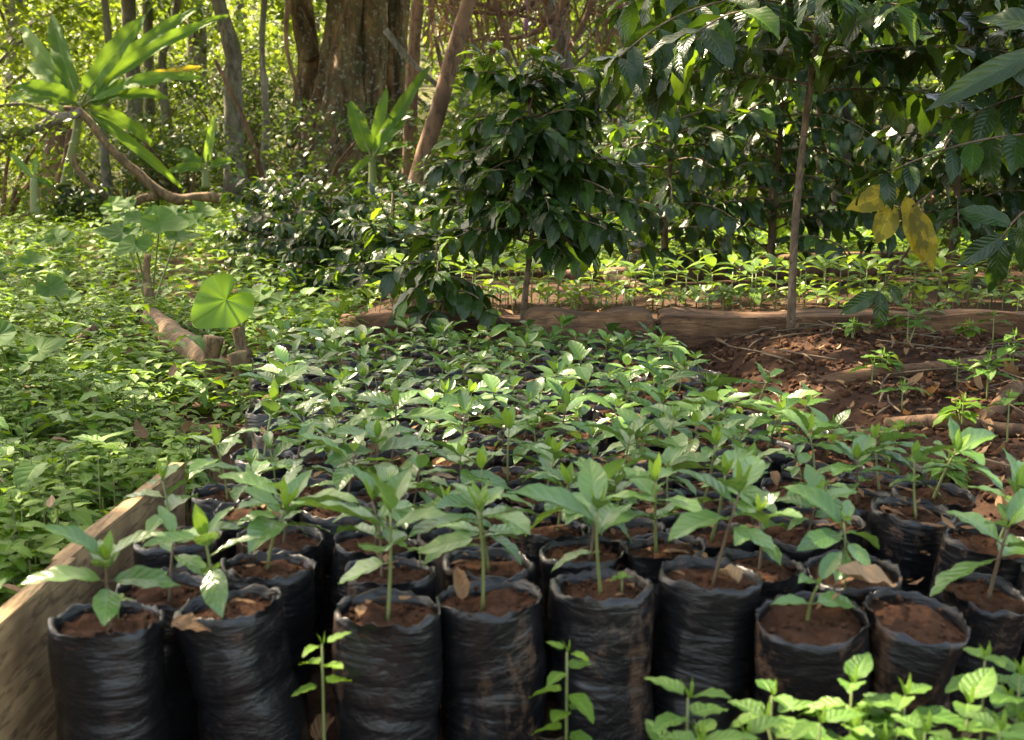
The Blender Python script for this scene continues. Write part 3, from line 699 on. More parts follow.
for k in range(6500):
    x, y = random.uniform(.55, 1.9), random.uniform(1.5, 4.08); s = .0025 + .010 * random.random() ** 2.2
    if x < xr(max(1.3, min(3.8, y))) + .05: continue
    z = gz(x, y) + s * .3; q = np.array((x, y, z)); a = random.uniform(0, 6.28); d = np.array((math.cos(a), math.sin(a), .2)) * s
    tube(mb, [q - d, q, q + d], [s * .45, s, s * .4], 5, lump=1.1, freq=110)
tag(mb.build('soil_clods', [M['soil']]), 'crumbly clods of dark soil heaped beside the bed', 'soil', None, 'stuff')

def dry(label, px, py, z, L, W, ang, mat='dry', bend=.6, el=5, fold=.3, dz=.0):
    c = G(px, py, z); a = math.radians(ang); e = math.radians(el)
    mb = MB(); leaves(mb, [(0, 0, 0)], (math.cos(a) * math.cos(e), math.sin(a) * math.cos(e), math.sin(e)), (.1, -.25, 1), L, W, bend, fold, 14, 6, 0, w_ovate, .06, .01)
    o = mb.build('dry_leaf', M[mat]); o.location = tuple(float(v) for v in (c[0], c[1], z + dz)); tag(o, label, 'leaf', 'single dry leaves lying on the bags')
    return o
dry('large tan curled leaf lying over the bags right of the centre', 895, 585, .198, .10, .05, 195, 'drypale', -.5, 6, .5)
dry('tan folded leaf standing behind the torn-bag seedling', 738, 584, .2, .04, .03, 130, 'drypale', 1.2, 35, .9)
dry('brown curled leaf behind the tall bushy front seedling', 462, 600, .195, .05, .022, 100, 'dry', .9, 60, .6)
dry('brown leaf wedged between the two leftmost bags', 172, 622, .195, .045, .03, -10, 'dry', .4, 0, .2)
dry('tan leaf on the bags behind the third seedling', 420, 472, .2, .07, .018, -20, 'drypale', .2, 0, .1)
dry('pale brown leaf on the bags in the middle of the bed', 445, 404, .21, .06, .04, 10, 'drypale', .3, 0, .1)
dry('square tan leaf on the bags right of the middle', 638, 492, .2, .045, .04, 15, 'drypale', .2, 0, .1)
dry('pale leaf chip on a bag near the right seedlings', 885, 515, .19, .035, .03, 40, 'drypale', .4, 10, .3)
dry('brown leaf standing at the foot of the second bag', 316, 742, .03, .05, .03, 60, 'dry', 1.3, 50, .8)
dry('wide tan leaf lying under the middle bags', 500, 735, .03, .06, .045, 20, 'drypale', .2, 10, .2)
dry('curled brown leaf at the foot of the fifth bag', 605, 735, .03, .06, .03, 70, 'dry', -.5, 35, .4)
dry('orange dry leaf leaning on the timber at the right edge', 1012, 335, .12, .09, .06, 80, 'dry', .2, 55, .2)
dry('pale green-brown leaf on the mound left of the coffee trunk', 765, 355, .12, .12, .04, 10, 'weed2', .2, 5, .2)
dry('large faded leaf lying on the soil slope', 935, 365, .15, .14, .05, 190, 'weed2', .2, 5, .2)

# ---------------------------------------------------------------- coffee trees
def coffee_tree(label, base, top, r0, nb, span, leafL, seed, z0=.3, z1=1.0, lean=(0, 0), cherries=0, mat='coffee', group='coffee trees around the beds', droop=.5, name='coffee_tree', reach=None, nodes=.075, trunk_mat='bark', light=.12, bias=None, twin=False):
    rg = random.Random(seed); base = np.asarray(base, float); hgt = top
    t = thing(name, label, 'tree', base, group)
    tr = MB(); path = [np.array((lean[0] * f ** 1.2 + .02 * math.sin(f * 5 + seed), lean[1] * f + .015 * math.cos(f * 4 + seed), hgt * f - (.05 if f == 0 else 0))) for f in np.linspace(0, 1, 7)]
    tube(tr, path, np.linspace(r0, r0 * .35, 7), 12, 0, .15, 20, sub=3)
    for q in (.2, .35, .5, .62):
        p = np.array([np.interp(q, np.linspace(0, 1, 7), [pp[i] for pp in path]) for i in range(3)]); tube(tr, [p - (0, 0, .006), p, p + (0, 0, .006)], [r0 * .8, r0 * (1.12 - q * .5), r0 * .8], 10)
    tr.build('trunk', M[trunk_mat], t)
    O = []; Dd = []; LL = []; lit = []; ch = []
    for b in range(nb):
        f = z0 + (z1 - z0) * (b + rg.random() * .6) / nb
        p0 = np.array([np.interp(f, np.linspace(0, 1, 7), [q[i] for q in path]) for i in range(3)])
        a = b * 2.4 + rg.uniform(-.4, .4)
        if bias is not None and rg.random() < bias[1]: a = bias[0] + rg.uniform(-.8, .8)
        ln = span * rg.uniform(.65, 1.15) * (1 - .45 * max(0, (f - .6) / .4)) * (reach[b % len(reach)] if reach else 1)
        el = math.radians(rg.uniform(5, 35) + (25 if f > .9 else 0)); seg = 7; pts = [p0]; d = np.array((math.cos(a) * math.cos(el), math.sin(a) * math.cos(el), math.sin(el)))
        for s in range(seg):
            d = norm(d + np.array((rg.uniform(-.06, .06), rg.uniform(-.06, .06), -droop / seg * (1.2 if s > 2 else .6)))); pts.append(pts[-1] + d * ln / seg)
        bm_ = MB(); tube(bm_, pts, np.linspace(max(.004, r0 * .3), .0022, len(pts)), 6, sub=2); bm_.build('branch', M[trunk_mat], t)
        cum = ln; nn = max(3, int(ln / nodes))
        for k in range(nn + 1):
            fr = .18 + .82 * k / nn; q = np.array([np.interp(fr * seg, np.arange(seg + 1), [pp[i] for pp in pts]) for i in range(3)])
            dd = norm(pts[min(seg, int(fr * seg) + 1 if fr < 1 else seg)] - pts[max(0, int(fr * seg) - (1 if fr >= 1 else 0))])
            side = norm(np.cross(dd, (0, 0, 1)))
            for s in (-1, 1):
                if rg.random() < .1: continue
                v = side * s * rg.uniform(.6, 1) + dd * rg.uniform(.2, .9) + np.array((0, 0, rg.uniform(-.9, .1)))
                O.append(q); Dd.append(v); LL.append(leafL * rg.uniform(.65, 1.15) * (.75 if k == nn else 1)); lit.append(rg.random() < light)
            if k == nn:
                for s in range(2):
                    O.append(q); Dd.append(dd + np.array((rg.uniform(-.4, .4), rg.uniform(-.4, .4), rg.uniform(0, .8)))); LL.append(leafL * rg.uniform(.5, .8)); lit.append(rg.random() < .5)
            if cherries and rg.random() < cherries:
                for c in range(rg.randint(3, 8)): ch.append(q + np.array([rg.uniform(-.016, .016) for _ in range(3)]))
    O = np.array(O); Dd = np.array(Dd); LL = np.array(LL); lit = np.array(lit); n = len(O)
    fo = MB(); W = LL * RNG.uniform(.38, .5, n); bd = RNG.uniform(.3, 1.3, n); fl = RNG.uniform(0, .5, n); wv = .06
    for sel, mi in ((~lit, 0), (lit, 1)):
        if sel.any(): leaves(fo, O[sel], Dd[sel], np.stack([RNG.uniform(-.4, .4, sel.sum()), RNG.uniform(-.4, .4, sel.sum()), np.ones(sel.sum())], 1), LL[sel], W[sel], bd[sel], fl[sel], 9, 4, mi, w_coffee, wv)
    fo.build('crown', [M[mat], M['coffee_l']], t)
    if ch:
        cm = MB(); tube(cm, [(0, 0, -.006), (0, 0, -.0035), (0, 0, .0035), (0, 0, .006)], [.0025, .006, .006, .0025], 8); me = cm.mesh('cherry', [M['cherry']])
        for c in ch[:95]: child('cherry', me, t, tuple(c))
    return t

coffee_tree('small dense coffee tree standing in the middle behind the bed', (.052, 4.22, .13), .86, .0115, 62, .34, .118, 11, .40, 1.0, (.0, 0), 0, droop=.75, nodes=.05, light=.1)
b = P(795, 352, 3.95)
coffee_tree('tall coffee tree with a bare slender trunk on the soil mound at the right', (b[0], 3.95, gz(b[0], 3.95)), 1.7, .0135, 50, .85, .15, 23, .42, 1.0, (.06, 0), .35, droop=.7, nodes=.07, light=.14, bias=None)
coffee_tree('coffee tree reaching in from beyond the right edge with nearby broad leaves', (1.95, 3.7, gz(1.95, 3.7)), 1.9, .02, 40, .95, .165, 31, .26, 1.0, (0, 0), .2, droop=.8, light=.2, bias=(PI, .45))
# dark coffee shrubs behind the beds
GR = 'dark coffee shrubs behind the second bed'
for n, (lab, x, y, h, nb, sp, L, z0) in enumerate([
    ('dark coffee shrub behind the second bed right of the center tree', .72, 6.0, .92, 34, .42, .14, .12),
    ('dark coffee shrub behind the second bed left of the bare trunk', 1.25, 6.2, 1.35, 60, .5, .14, .1),
    ('dark coffee shrub filling the right behind the bare trunk', 2.1, 6.2, 1.7, 60, .6, .15, .12),
    ('dark coffee shrub at the right edge behind the second bed', 2.8, 6.2, 1.7, 60, .65, .15, .1),
    ('tall coffee shrub farther back between the trunks', 2.0, 8.6, 1.7, 38, .7, .15, .25),
    ('tall coffee shrub far back at the right', 3.2, 8.8, 2.2, 44, .8, .16, .25),
    ('coffee shrub far back behind the center tree', .45, 8.4, .95, 30, .55, .15, .15),
    ('coffee shrub far right corner of the grove', 4.2, 9.6, 2.2, 40, .85, .16, .05),
    ('dense low coffee shrub closing the gap behind the third bed, left part', 1.3, 9.0, 1.5, 50, .7, .14, .04),
    ('dense low coffee shrub closing the gap behind the third bed, middle part', 2.6, 9.3, 1.6, 50, .7, .14, .04),
    ('dense low coffee shrub closing the gap behind the third bed, right part', 3.6, 9.0, 1.6, 50, .7, .14, .04)]):
    coffee_tree(lab, (x, y, gz(x, y)), h, .02, nb, sp, L, 60 + n, z0, 1.0, (0, 0), 0, droop=.9, group=GR, light=.07, nodes=.08, name='coffee_shrub')
GB = 'low dark coffee bushes left of the center tree'
for n, (lab, px, Y, h, nb, sp, L) in enumerate([
    ('low glossy coffee bush just left of the center tree', 392, 5.6, .3, 34, .34, .10), ('low dark coffee bush in front of the great tree', 335, 6.8, .5, 60, .46, .10),
    ('rounded dark coffee bush at the left of the low bushes', 270, 8.2, .58, 56, .36, .095), ('dark bush between the low bushes', 298, 7.8, .5, 50, .42, .095),
    ('small round dark bush under the bent branch', 85, 13.0, .55, 26, .35, .12), ('dark coffee bush behind the leaning trunk', 455, 8.4, .5, 30, .42, .12), ('dark coffee bush below the leaning trunk', 425, 10.5, .5, 28, .5, .12)]):
    x = (px - 512) / F * Y
    coffee_tree(lab, (x, Y, gz(x, Y)), h, .012, nb, sp, L, 80 + n, .05, 1.0, (0, 0), 0, droop=.4, group=GB, light=.06, nodes=.045, name='coffee_bush')
coffee_tree('low drooping coffee sapling with large grey-green leaves beside the round log end', (-.24, 4.2, .1), .36, .006, 12, .26, .125, 99, .3, 1.0, (0, 0), 0, droop=1.4, group=None, light=.0, name='coffee_sapling')

# yellow mottled leaves: part of a hanging branch of their own tree -> small branch
t = thing('coffee_branch', 'thin drooping coffee branch with yellow mottled leaves at the right', 'branch', P(885, 232, 3.8))
o0 = P(885, 232, 3.8)
mb = MB(); tube(mb, [P(935, 190, 3.75) - o0, P(915, 205, 3.75) - o0, P(895, 215, 3.8) - o0, P(880, 240, 3.8) - o0], [.004, .0035, .003, .002], 6, sub=3); mb.build('twig', M['bark'], t)
for (px, py, tx, ty, L) in [(900, 190, 855, 205, .17), (905, 196, 925, 255, .2), (893, 205, 880, 238, .13), (912, 205, 935, 262, .15)]:
    a = P(px, py, 3.76) - o0; e = P(tx, ty, 3.72) - o0; mb = MB()
    leaves(mb, [a], e - a, (.15, -1, .35), np.linalg.norm(e - a) * 1.15, .075, .3, .15, 12, 4, 0, w_coffee, .05); mb.build('leaf', M['yellow'], t)

def hang(label, twig, Y, lv, mat='coffee'):
    o0 = P(*twig[0], Y); t = thing('coffee_branch', label, 'branch', o0)
    mb = MB(); tube(mb, [P(*q, Y) - o0 for q in twig], np.linspace(.0045, .002, len(twig)), 6, sub=3); mb.build('twig', M['bark'], t)
    for (px, py, tx, ty, w, dy) in lv:
        a = P(px, py, Y) - o0; e = P(tx, ty, Y + dy) - o0; mb = MB(); L = np.linalg.norm(e - a)
        leaves(mb, [a], e - a, (.2, -1, .5), L * 1.08, w, .5, .25, 14, 4, 0, w_coffee, .06); mb.build('leaf', M[mat], t)
hang('near blurred coffee branch with big silvery leaves at the right edge', [(1090, 20), (1050, 45), (1020, 70)], 2.6, [(1045, 48, 945, 92, .05, -.1), (1030, 60, 1040, 125, .07, .05), (1060, 30, 985, 8, .06, .05), (1050, 45, 1090, 90, .06, 0)])
hang('low twig with three dark spotted leaves hanging before the long timber', [(925, 225), (900, 262), (880, 292)], 3.8, [(880, 292, 842, 312, .05, 0), (880, 292, 882, 330, .05, -.03), (888, 285, 905, 305, .04, 0)])
hang('drooping twig with broad dark leaves low at the right edge', [(1060, 190), (1020, 215), (1000, 240)], 3.3, [(1000, 240, 996, 292, .065, 0), (1012, 225, 965, 205, .055, 0), (1005, 235, 960, 262, .055, 0), (1020, 215, 1030, 270, .06, 0)])

# ---------------------------------------------------------------- forest trees
def crown_leaves(mb, centers, radii, per, size, mat=0, flat=.7, nu=2, droop=0):
    for c, r in zip(centers, radii):
        n = per; v = RNG.normal(size=(n, 3)); v = v / np.linalg.norm(v, axis=1, keepdims=True) * (RNG.random((n, 1)) ** .45)
        p = np.asarray(c) + v * r * np.array((1, 1, flat))
        L = size * RNG.uniform(.6, 1.3, n)
        leaves(mb, p, rand_dirs(n, -50 - droop, 40), np.stack([RNG.uniform(-.8, .8, n), RNG.uniform(-.8, .8, n), np.ones(n)], 1), L, L * RNG.uniform(.4, .6, n), .5, .2, nu, 2, mat, w_coffee, 0)

def forest_tree(label, x, y, h, r, mat, trunk, seed, crown_r=3.0, crown_z=None, nclump=26, per=90, size=.16, lean=(0, 0), group='forest trees in the background', low=0, name='forest_tree', clump=1.0):
    rg = random.Random(seed); t = thing(name, label, 'tree', (x, y, gz(x, y)), group)
    tr = MB(); fs = np.linspace(0, 1, 8)
    path = [np.array((lean[0] * f + .12 * math.sin(f * 4 + seed), lean[1] * f, h * f - (.2 if f == 0 else 0))) for f in fs]
    tube(tr, path, r * (1.25 - fs * .7) * np.where(fs == 0, 1.25, 1), 14, 0, .2, 2.5, .06, 4, seed, 4); tr.build('trunk', M[trunk], t)
    cz = crown_z if crown_z is not None else h * .55
    cs = []; rs = []; lm = MB()
    for k in range(nclump):
        f = rg.random(); z = cz + (h * 1.1 - cz) * f; a = rg.uniform(0, 2 * PI); q = crown_r * math.sqrt(rg.random()) * (1 - .3 * abs(f - .4))
        px = lean[0] * z / h; c = np.array((px + q * math.cos(a), lean[1] * z / h + q * math.sin(a), z)); cs.append(c); rs.append(clump * rg.uniform(.55, 1.2))
        if k % 2 == 0:
            zz = max(cz * .6, z - q * .6); p0 = np.array((lean[0] * zz / h, lean[1] * zz / h, zz)); tube(lm, [p0, (p0 + c) / 2 + (0, 0, .2), c], [r * .3, r * .18, r * .06], 6, sub=3)
    lm.build('limbs', M[trunk], t)
    for k in range(low):
        a = rg.uniform(0, 2 * PI); q = crown_r * rg.random(); cs.append((q * math.cos(a), q * math.sin(a), rg.uniform(.6, cz))); rs.append(clump * rg.uniform(.5, .9))
    cm = MB(); crown_leaves(cm, cs, rs, per, size); cm.build('crown', M[mat], t)
    return t

def X(px, Y): return (px - 512) / F * Y
# great fluted fig
fx, fy = X(325, 20), 20.0
t = thing('fig_tree', 'great multi-stemmed tree with fused fluted grey-brown trunks', 'tree', (fx, fy, 0))
stems = [([(300, 212, 19.7), (312, 150, 19.8), (332, 80, 20), (345, -20, 20.2), (352, -120, 20.3)], [.30, .26, .24, .25, .24], .1),
         ([(326, 215, 19.4), (330, 150, 19.5), (338, 90, 19.7), (350, 10, 20), (362, -120, 20)], [.3, .24, .2, .2, .2], 1.7),
         ([(350, 212, 19.6), (352, 140, 19.7), (352, 70, 20), (356, -10, 20.2), (350, -120, 20)], [.26, .2, .19, .2, .2], 3.1),
         ([(372, 214, 20), (374, 140, 20), (372, 60, 20), (378, -120, 20.2)], [.22, .18, .18, .2], 4.4),
         ([(392, 214, 20.4), (393, 140, 20.4), (396, 60, 20.4), (400, -120, 20.5)], [.2, .15, .16, .2], 5.2),
         ([(298, 150, 20.4), (308, 70, 20.4), (302, 10, 20.5), (280, -90, 20.6)], [.2, .17, .16, .14], 2.2),
         ([(312, 60, 20.3), (300, 20, 20.2), (288, -10, 20.1), (270, -100, 20)], [.12, .1, .1, .1], 2.9)]
o0 = np.array((fx, fy, 0))
for pts, rad, sd in stems:
    mb = MB(); tube(mb, [P(*p) - o0 for p in pts], rad, 26, 0, .28, 2.2, .1, 5, sd, 7); mb.build('trunk', M['fig'], t)
cs = [np.array((random.uniform(-8, 5), random.uniform(-5, 6), random.uniform(3.6, 7.5))) for k in range(110)]  # crown out of view above the frame, widened to shade the background
cm = MB(); crown_leaves(cm, cs, [random.uniform(.7, 1.3) for _ in cs], 120, .24); cm.build('crown', M['far'], t)
# leaning brown trunk and straight brown trunk
def simple_tree(label, pts, rad, mat, leafm, ncl, cr, per, size, seed, czr=(0, 1.5), name='forest_tree', lump=.2):
    p0 = P(*pts[0]); t = thing(name, label, 'tree', p0, 'forest trees in the background')
    mb = MB(); q = [P(*p) - p0 for p in pts]; tube(mb, q, rad, 14, 0, lump, 4, .05, 3, seed, 6); mb.build('trunk', M[mat], t)
    if ncl:
        rg = random.Random(seed); cs = [q[-1] + np.array((rg.uniform(-cr, cr), rg.uniform(-cr, cr), rg.uniform(*czr))) for _ in range(ncl)]
        cm = MB(); crown_leaves(cm, cs, [rg.uniform(.5, 1.0) for _ in cs], per, size); cm.build('crown', M[leafm], t)
        lm = MB()
        for c in cs[::2]: tube(lm, [q[-1] * .9, (q[-1] + c) / 2, c], [rad[-1] * .5, rad[-1] * .3, .01], 5, sub=2)
        lm.build('limbs', M[mat], t)
    return t
simple_tree('leaning reddish-brown trunk right of the great tree', [(404, 222, 11.5), (420, 170, 11.5), (438, 110, 11.5), (455, 50, 11.5), (478, -30, 11.5), (500, -90, 11.5)], [.10, .078, .07, .065, .06, .055], 'brown', 'far', 14, 1.6, 90, .13, 5)
simple_tree('straight thin brown trunk just left of the leaning one', [(408, 216, 14.6), (410, 150, 14.6), (412, 80, 14.6), (418, 0, 14.6), (424, -80, 14.6)], [.09, .075, .07, .07, .06], 'brown', 'far', 10, 1.6, 90, .13, 6)
simple_tree('grey forked trunk in the sunny left background', [(236, 196, 19), (235, 150, 19), (234, 90, 19), (232, 50, 19), (218, 0, 19), (205, -60, 19)], [.2, .14, .13, .12, .1, .09], 'grey', 'far', 20, 2.2, 110, .14, 7)
simple_tree('thin dark trunk rising behind the banana plant', [(134, 190, 20), (135, 120, 20), (132, 60, 20), (128, 0, 20), (124, -60, 20)], [.14, .12, .12, .11, .1], 'grey', 'fary', 18, 2.5, 110, .14, 8)
simple_tree('second thin trunk left of the grey forked one', [(152, 190, 22), (150, 120, 22), (148, 50, 22), (145, -60, 22)], [.1, .09, .08, .08], 'grey', 'fary', 18, 2.5, 110, .14, 9)
simple_tree('slim dark trunk between banana plant and grey trunk', [(172, 190, 20), (166, 120, 20), (162, 60, 20), (172, 30, 20), (185, -40, 20)], [.08, .07, .06, .05, .05], 'grey', 'fary', 12, 1.8, 110, .14, 10)
simple_tree('reddish stem at the far left below the banana crown', [(50, 228, 13.5), (58, 195, 13.5), (68, 160, 13.5), (74, 130, 13.5)], [.085, .075, .065, .06], 'brown', 'far', 0, 0, 0, 0, 11, name='tree_stem')
simple_tree('thick reddish stem standing behind the far left stem', [(42, 215, 15.5), (50, 180, 15.5), (56, 150, 15.5), (58, 110, 15.5)], [.16, .14, .12, .08], 'brown', 'far', 0, 0, 0, 0, 12, name='tree_stem', lump=.35)
simple_tree('pale trunk behind the bare coffee trunk', [(838, 262, 9.3), (840, 220, 9.3), (842, 160, 9.3), (846, 60, 9.3), (850, -80, 9.3)], [.09, .075, .07, .065, .06], 'grey', 'fard', 10, 1.0, 80, .14, 13)
simple_tree('thin trunk of the shrubs left of the bare coffee trunk', [(708, 283, 7.3), (712, 240, 7.3), (716, 190, 7.3), (720, 120, 7.3)], [.022, .02, .018, .014], 'bark', 'fard', 0, 0, 0, 0, 14, name='tree_stem')
for n, (lab, pts, r) in enumerate([
    ('thin bare sapling crossing behind the leaning trunk', [(470, 215, 15), (462, 140, 15), (440, 60, 15), (425, -30, 15)], .035),
    ('slanting bare branch between the brown trunks', [(385, 30, 14), (410, 60, 14), (450, 95, 14), (500, 120, 14)], .03),
    ('pale slanting sapling left of the great trunks', [(268, 200, 17), (255, 150, 17), (240, 110, 17), (215, 60, 17)], .035),
    ('thin dark pole right of the grey forked trunk', [(262, 200, 18), (266, 120, 18), (262, 40, 18), (268, -40, 18)], .05),
    ('grey trunk behind the center coffee tree', [(548, 225, 16), (552, 120, 16), (560, 20, 16), (565, -60, 16)], .1),
    ('thin grey trunk right of the center coffee tree', [(628, 230, 13), (622, 140, 13), (630, 40, 13), (622, -60, 13)], .05),
    ('thin dark liana hanging before the sunny trees', [(292, -40, 17), (286, 40, 17), (296, 90, 17), (300, 150, 17)], .03),
    ('slim trunk far left behind the bent branch', [(108, 200, 18), (104, 130, 18), (110, 60, 18), (100, -40, 18)], .06)]):
    simple_tree(lab, pts, [r * 1.2, r, r * .85, r * .7], 'grey' if n % 2 else 'brown', 'far', 0, 0, 0, 0, 30 + n, name='slim_trunk', lump=.3)
# bent grey branch at left
p0 = P(222, 200, 13)
t = thing('bent_branch', 'long bent bare branch sweeping down to the ground on the left', 'branch', p0)
for nm, pts, rad in [('limb', [(228, 198, 13), (205, 197, 13), (178, 199, 13), (158, 190, 13), (135, 170, 13), (112, 150, 13), (92, 125, 13), (80, 112, 13), (64, 108, 13)], [.05, .05, .05, .05, .045, .04, .04, .035, .03]),
                     ('limb', [(158, 196, 13), (142, 198, 13), (130, 206, 13), (112, 200, 12.9), (98, 191, 12.8), (84, 178, 12.8), (76, 165, 12.8), (74, 155, 12.8)], [.04, .04, .035, .032, .03, .028, .025, .02]),
                     ('twig', [(82, 112, 13), (60, 118, 13), (35, 128, 13), (10, 132, 13), (-20, 150, 13)], [.045, .05, .045, .05, .05]),
                     ('twig', [(60, 118, 13), (40, 108, 13), (18, 104, 13), (-15, 108, 13)], [.02, .018, .018, .015]), ('twig', [(35, 128, 13), (20, 140, 13), (5, 142, 13), (-15, 128, 13)], [.02, .018, .018, .015])]:
    mb = MB(); tube(mb, [P(*p) - p0 for p in pts], rad, 12, 0, .3, 9, .06, 3, 1, 5); mb.build(nm, M['tan'] if nm == 'limb' else M['grey'], t)

# hanging dead fronds tree
p0 = P(560, 250, 13)
t = thing('dead_frond_tree', 'tree hung with brown dead fronds at the top centre', 'tree', p0)
mb = MB(); tube(mb, [P(590, 262, 13.2) - p0, P(585, 180, 13.2) - p0, P(570, 80, 13.2) - p0, P(548, 0, 13.2) - p0, P(520, -80, 13) - p0], [.1, .08, .075, .07, .06], 12, 0, .2, 4, sub=5); mb.build('trunk', M['grey'], t)
for (a, c, e) in [((600, -60), (520, 10), (430, 5)), ((590, -40), (540, 30), (470, 40)), ((420, -50), (470, 0), (560, 25)), ((480, -60), (500, 20), (520, 70)), ((600, -20), (580, 30), (545, 75))]:
    mb = MB(); q = [P(*a, 12.8) - p0, P(*c, 12.8) - p0, P(*e, 12.8) - p0]; tube(mb, q, [.03, .025, .012], 8, 0, .2, 8, sub=5); mb.build('branch', M['brown'], t)
n = 800; fm = MB()
px = RNG.uniform(425, 625, n); py = RNG.uniform(-70, 45, n) - np.abs(px - 500) * .1; O = np.array([P(a, b_, 12.2 + random.random() * 1.4) for a, b_ in zip(px, py)]) - p0
L = RNG.uniform(.15, .5, n); leaves(fm, O, np.stack([RNG.uniform(-.5, .5, n), RNG.uniform(-.5, .5, n), -np.ones(n) * RNG.uniform(-.2, 1.2, n)], 1), (0, -1, .1), L, L * .06, RNG.uniform(-.8, .8, n), .2, 3, 2, 0, w_frond)
fm.build('dead_fronds', M['thatch'], t)
fm = MB(); tube(fm, [P(528, -30, 12) - p0, P(527, 10, 12) - p0, P(526, 20, 12) - p0], [.006, .006, .006], 6); tube(fm, [P(526, 18, 12) - p0, P(526, 26, 12) - p0, P(526, 36, 12) - p0], [.015, .03, .006], 10, sub=3)
fm.build('flower_bud', flatmat('purple_bud', (.12, .04, .06), .5), t)

# banana plants
def banana(label, ctr, Y, leafs, stem, group='banana plants', seed=0):
    p0 = P(stem[0][0], stem[0][1], Y); t = thing('banana_plant', label, 'plant', p0, group)
    mb = MB(); tube(mb, [P(a, b_, Y) - p0 for a, b_ in stem], np.linspace(stem[-1][2] if len(stem[-1]) > 2 else .05, .03, len(stem)) if False else .0 + np.linspace(.055, .035, len(stem)), 12, 0, .1, 8, sub=4) if len(stem[0]) == 2 else None
    mb.build('stem', M['stem'], t); rg = random.Random(seed)
    c = P(*ctr, Y) - p0
    for (tx, ty, dy, w, bend, m) in leafs:
        e = P(tx, ty, Y + dy) - p0; d = e - c; L = np.linalg.norm(d)
        st = c + d * .12; mb = MB(); tube(mb, [c - (0, 0, .05), st, c + d * .3], [.018, .012, .008], 6); 
        leaves(mb, [st], d + np.array((0, 0, L * bend * .35)), (.3 * rg.uniform(-1, 1), -1.5, .7), L * 1.05, w * .78, bend * 1.5, rg.uniform(.15, .5), 30, 6, 1, w_banana, .09, .035)
        mb.build('leaf', [M['stem'], M[m]], t)
banana('large banana plant with broad arching leaves at the upper left', (80, 104), 13.2, [(45, 20, .3, .26, .3, 'banana'), (130, 28, -.3, .28, .3, 'banana'), (185, 8, .2, .2, .4, 'banana'), (195, 24, -.4, .2, .5, 'banana'), (168, 78, -.5, .18, .8, 'banana'), (150, 100, -.3, .18, 1.0, 'banana'), (158, 150, .2, .2, .9, 'banana'), (165, 185, 0, .15, .6, 'banana'), (10, 60, .1, .2, .7, 'banana'), (5, 100, -.3, .2, .9, 'banana'), (40, 92, -.6, .22, .9, 'banana'), (192, 68, .5, .16, .3, 'yellow'), (0, 20, .5, .2, .5, 'banana')], [(62, 205), (68, 170), (76, 135), (80, 102)], seed=1)
banana('young banana plant with one upright yellow-green leaf', (206, 168), 15, [(213, 122, 0, .14, .1, 'young'), (172, 150, 0, .18, .7, 'banana'), (240, 160, .2, .14, .8, 'banana'), (178, 172, -.3, .15, .9, 'banana')], [(206, 188), (206, 178), (206, 168)], seed=2)
banana('banana plant growing before the great fluted trunks', (372, 158), 13.5, [(350, 108, 0, .24, .3, 'banana'), (420, 78, -.2, .18, .2, 'banana'), (385, 95, .2, .16, .2, 'banana'), (415, 140, .2, .12, .8, 'banana'), (400, 118, -.3, .2, .7, 'banana'), (362, 170, -.4, .1, .9, 'banana')], [(374, 212), (373, 190), (372, 158)], seed=3)
banana('small yellowish sprout at the far left edge', (34, 178), 12.5, [(36, 158, 0, .08, .1, 'young'), (10, 155, 0, .08, .3, 'young'), (50, 185, 0, .08, .6, 'banana')], [(36, 215), (35, 198), (34, 178)], seed=4)

# taro (heart-shaped leaves)
def heart(mb, c, nrm, tip, R, mat=0, cup=.22):
    nrm = norm(nrm); tip = norm(np.asarray(tip, float) - nrm * np.dot(tip, nrm)); sd = np.cross(nrm, tip)
    NA, NR = 64, 8; v = []; uv = []; f = []
    for k in range(NR + 1):
        for j in range(NA):
            a = 2 * PI * j / NA; dd = abs(((a - PI + PI) % (2 * PI)) - PI)
            dd = min(abs(a - PI), 2 * PI - abs(a - PI))
            r = R * (1 - .88 * math.exp(-(dd / .36) ** 2)) * (.74 + .02 * math.cos(a) + .34 * max(0, math.cos(a)) ** 9 + .08 * math.sin(a) * max(0, -math.cos(a))) * (1 + .012 * math.sin(a * 13) + .02 * math.sin(a * 7 + 1))
            q = r * k / NR
            z = cup * R * (k / NR) ** 2 * (.6 + .5 * math.cos(2 * a)) + .035 * R * math.sin(a * 8) * (k / NR) + .05 * R * math.sin(a * 3 + 1) * (k / NR) ** 2
            v.append(c + tip * q * math.cos(a) + sd * q * math.sin(a) + nrm * z); uv.append((k / NR, a / (2 * PI)))
    for k in range(NR):
        for j in range(NA):
            j2 = (j + 1) % NA; f.append((k * NA + j, (k + 1) * NA + j, (k + 1) * NA + j2, k * NA + j2))
    mb.add(v, f, uv, mat)
def taro(label, root, leafs, group=None, mat='taro_d', cat='plant'):
    p0 = P(*root); t = thing('taro_plant', label, cat, p0, group)
    for (px, py, Y, R, nrm, tip) in leafs:
        c = P(px, py, Y) - p0; mb = MB(); tube(mb, [np.zeros(3), c * .5 + (0, .01, .02), c], [.007, .005, .004], 6, sub=4); mb.build('petiole', M['stem'], t)
        mb = MB(); heart(mb, c, nrm, tip, R); mb.build('leaf', M[mat], t)
taro('big bright heart-shaped taro leaf growing from the split stump', (241, 332, 4.0), [(226, 300, 3.95, .115, (.2, -1, .3), (-.75, -.1, -.66)), (250, 312, 4.0, .05, (.2, -.5, 1), (1, 0, 0))], mat='taro')
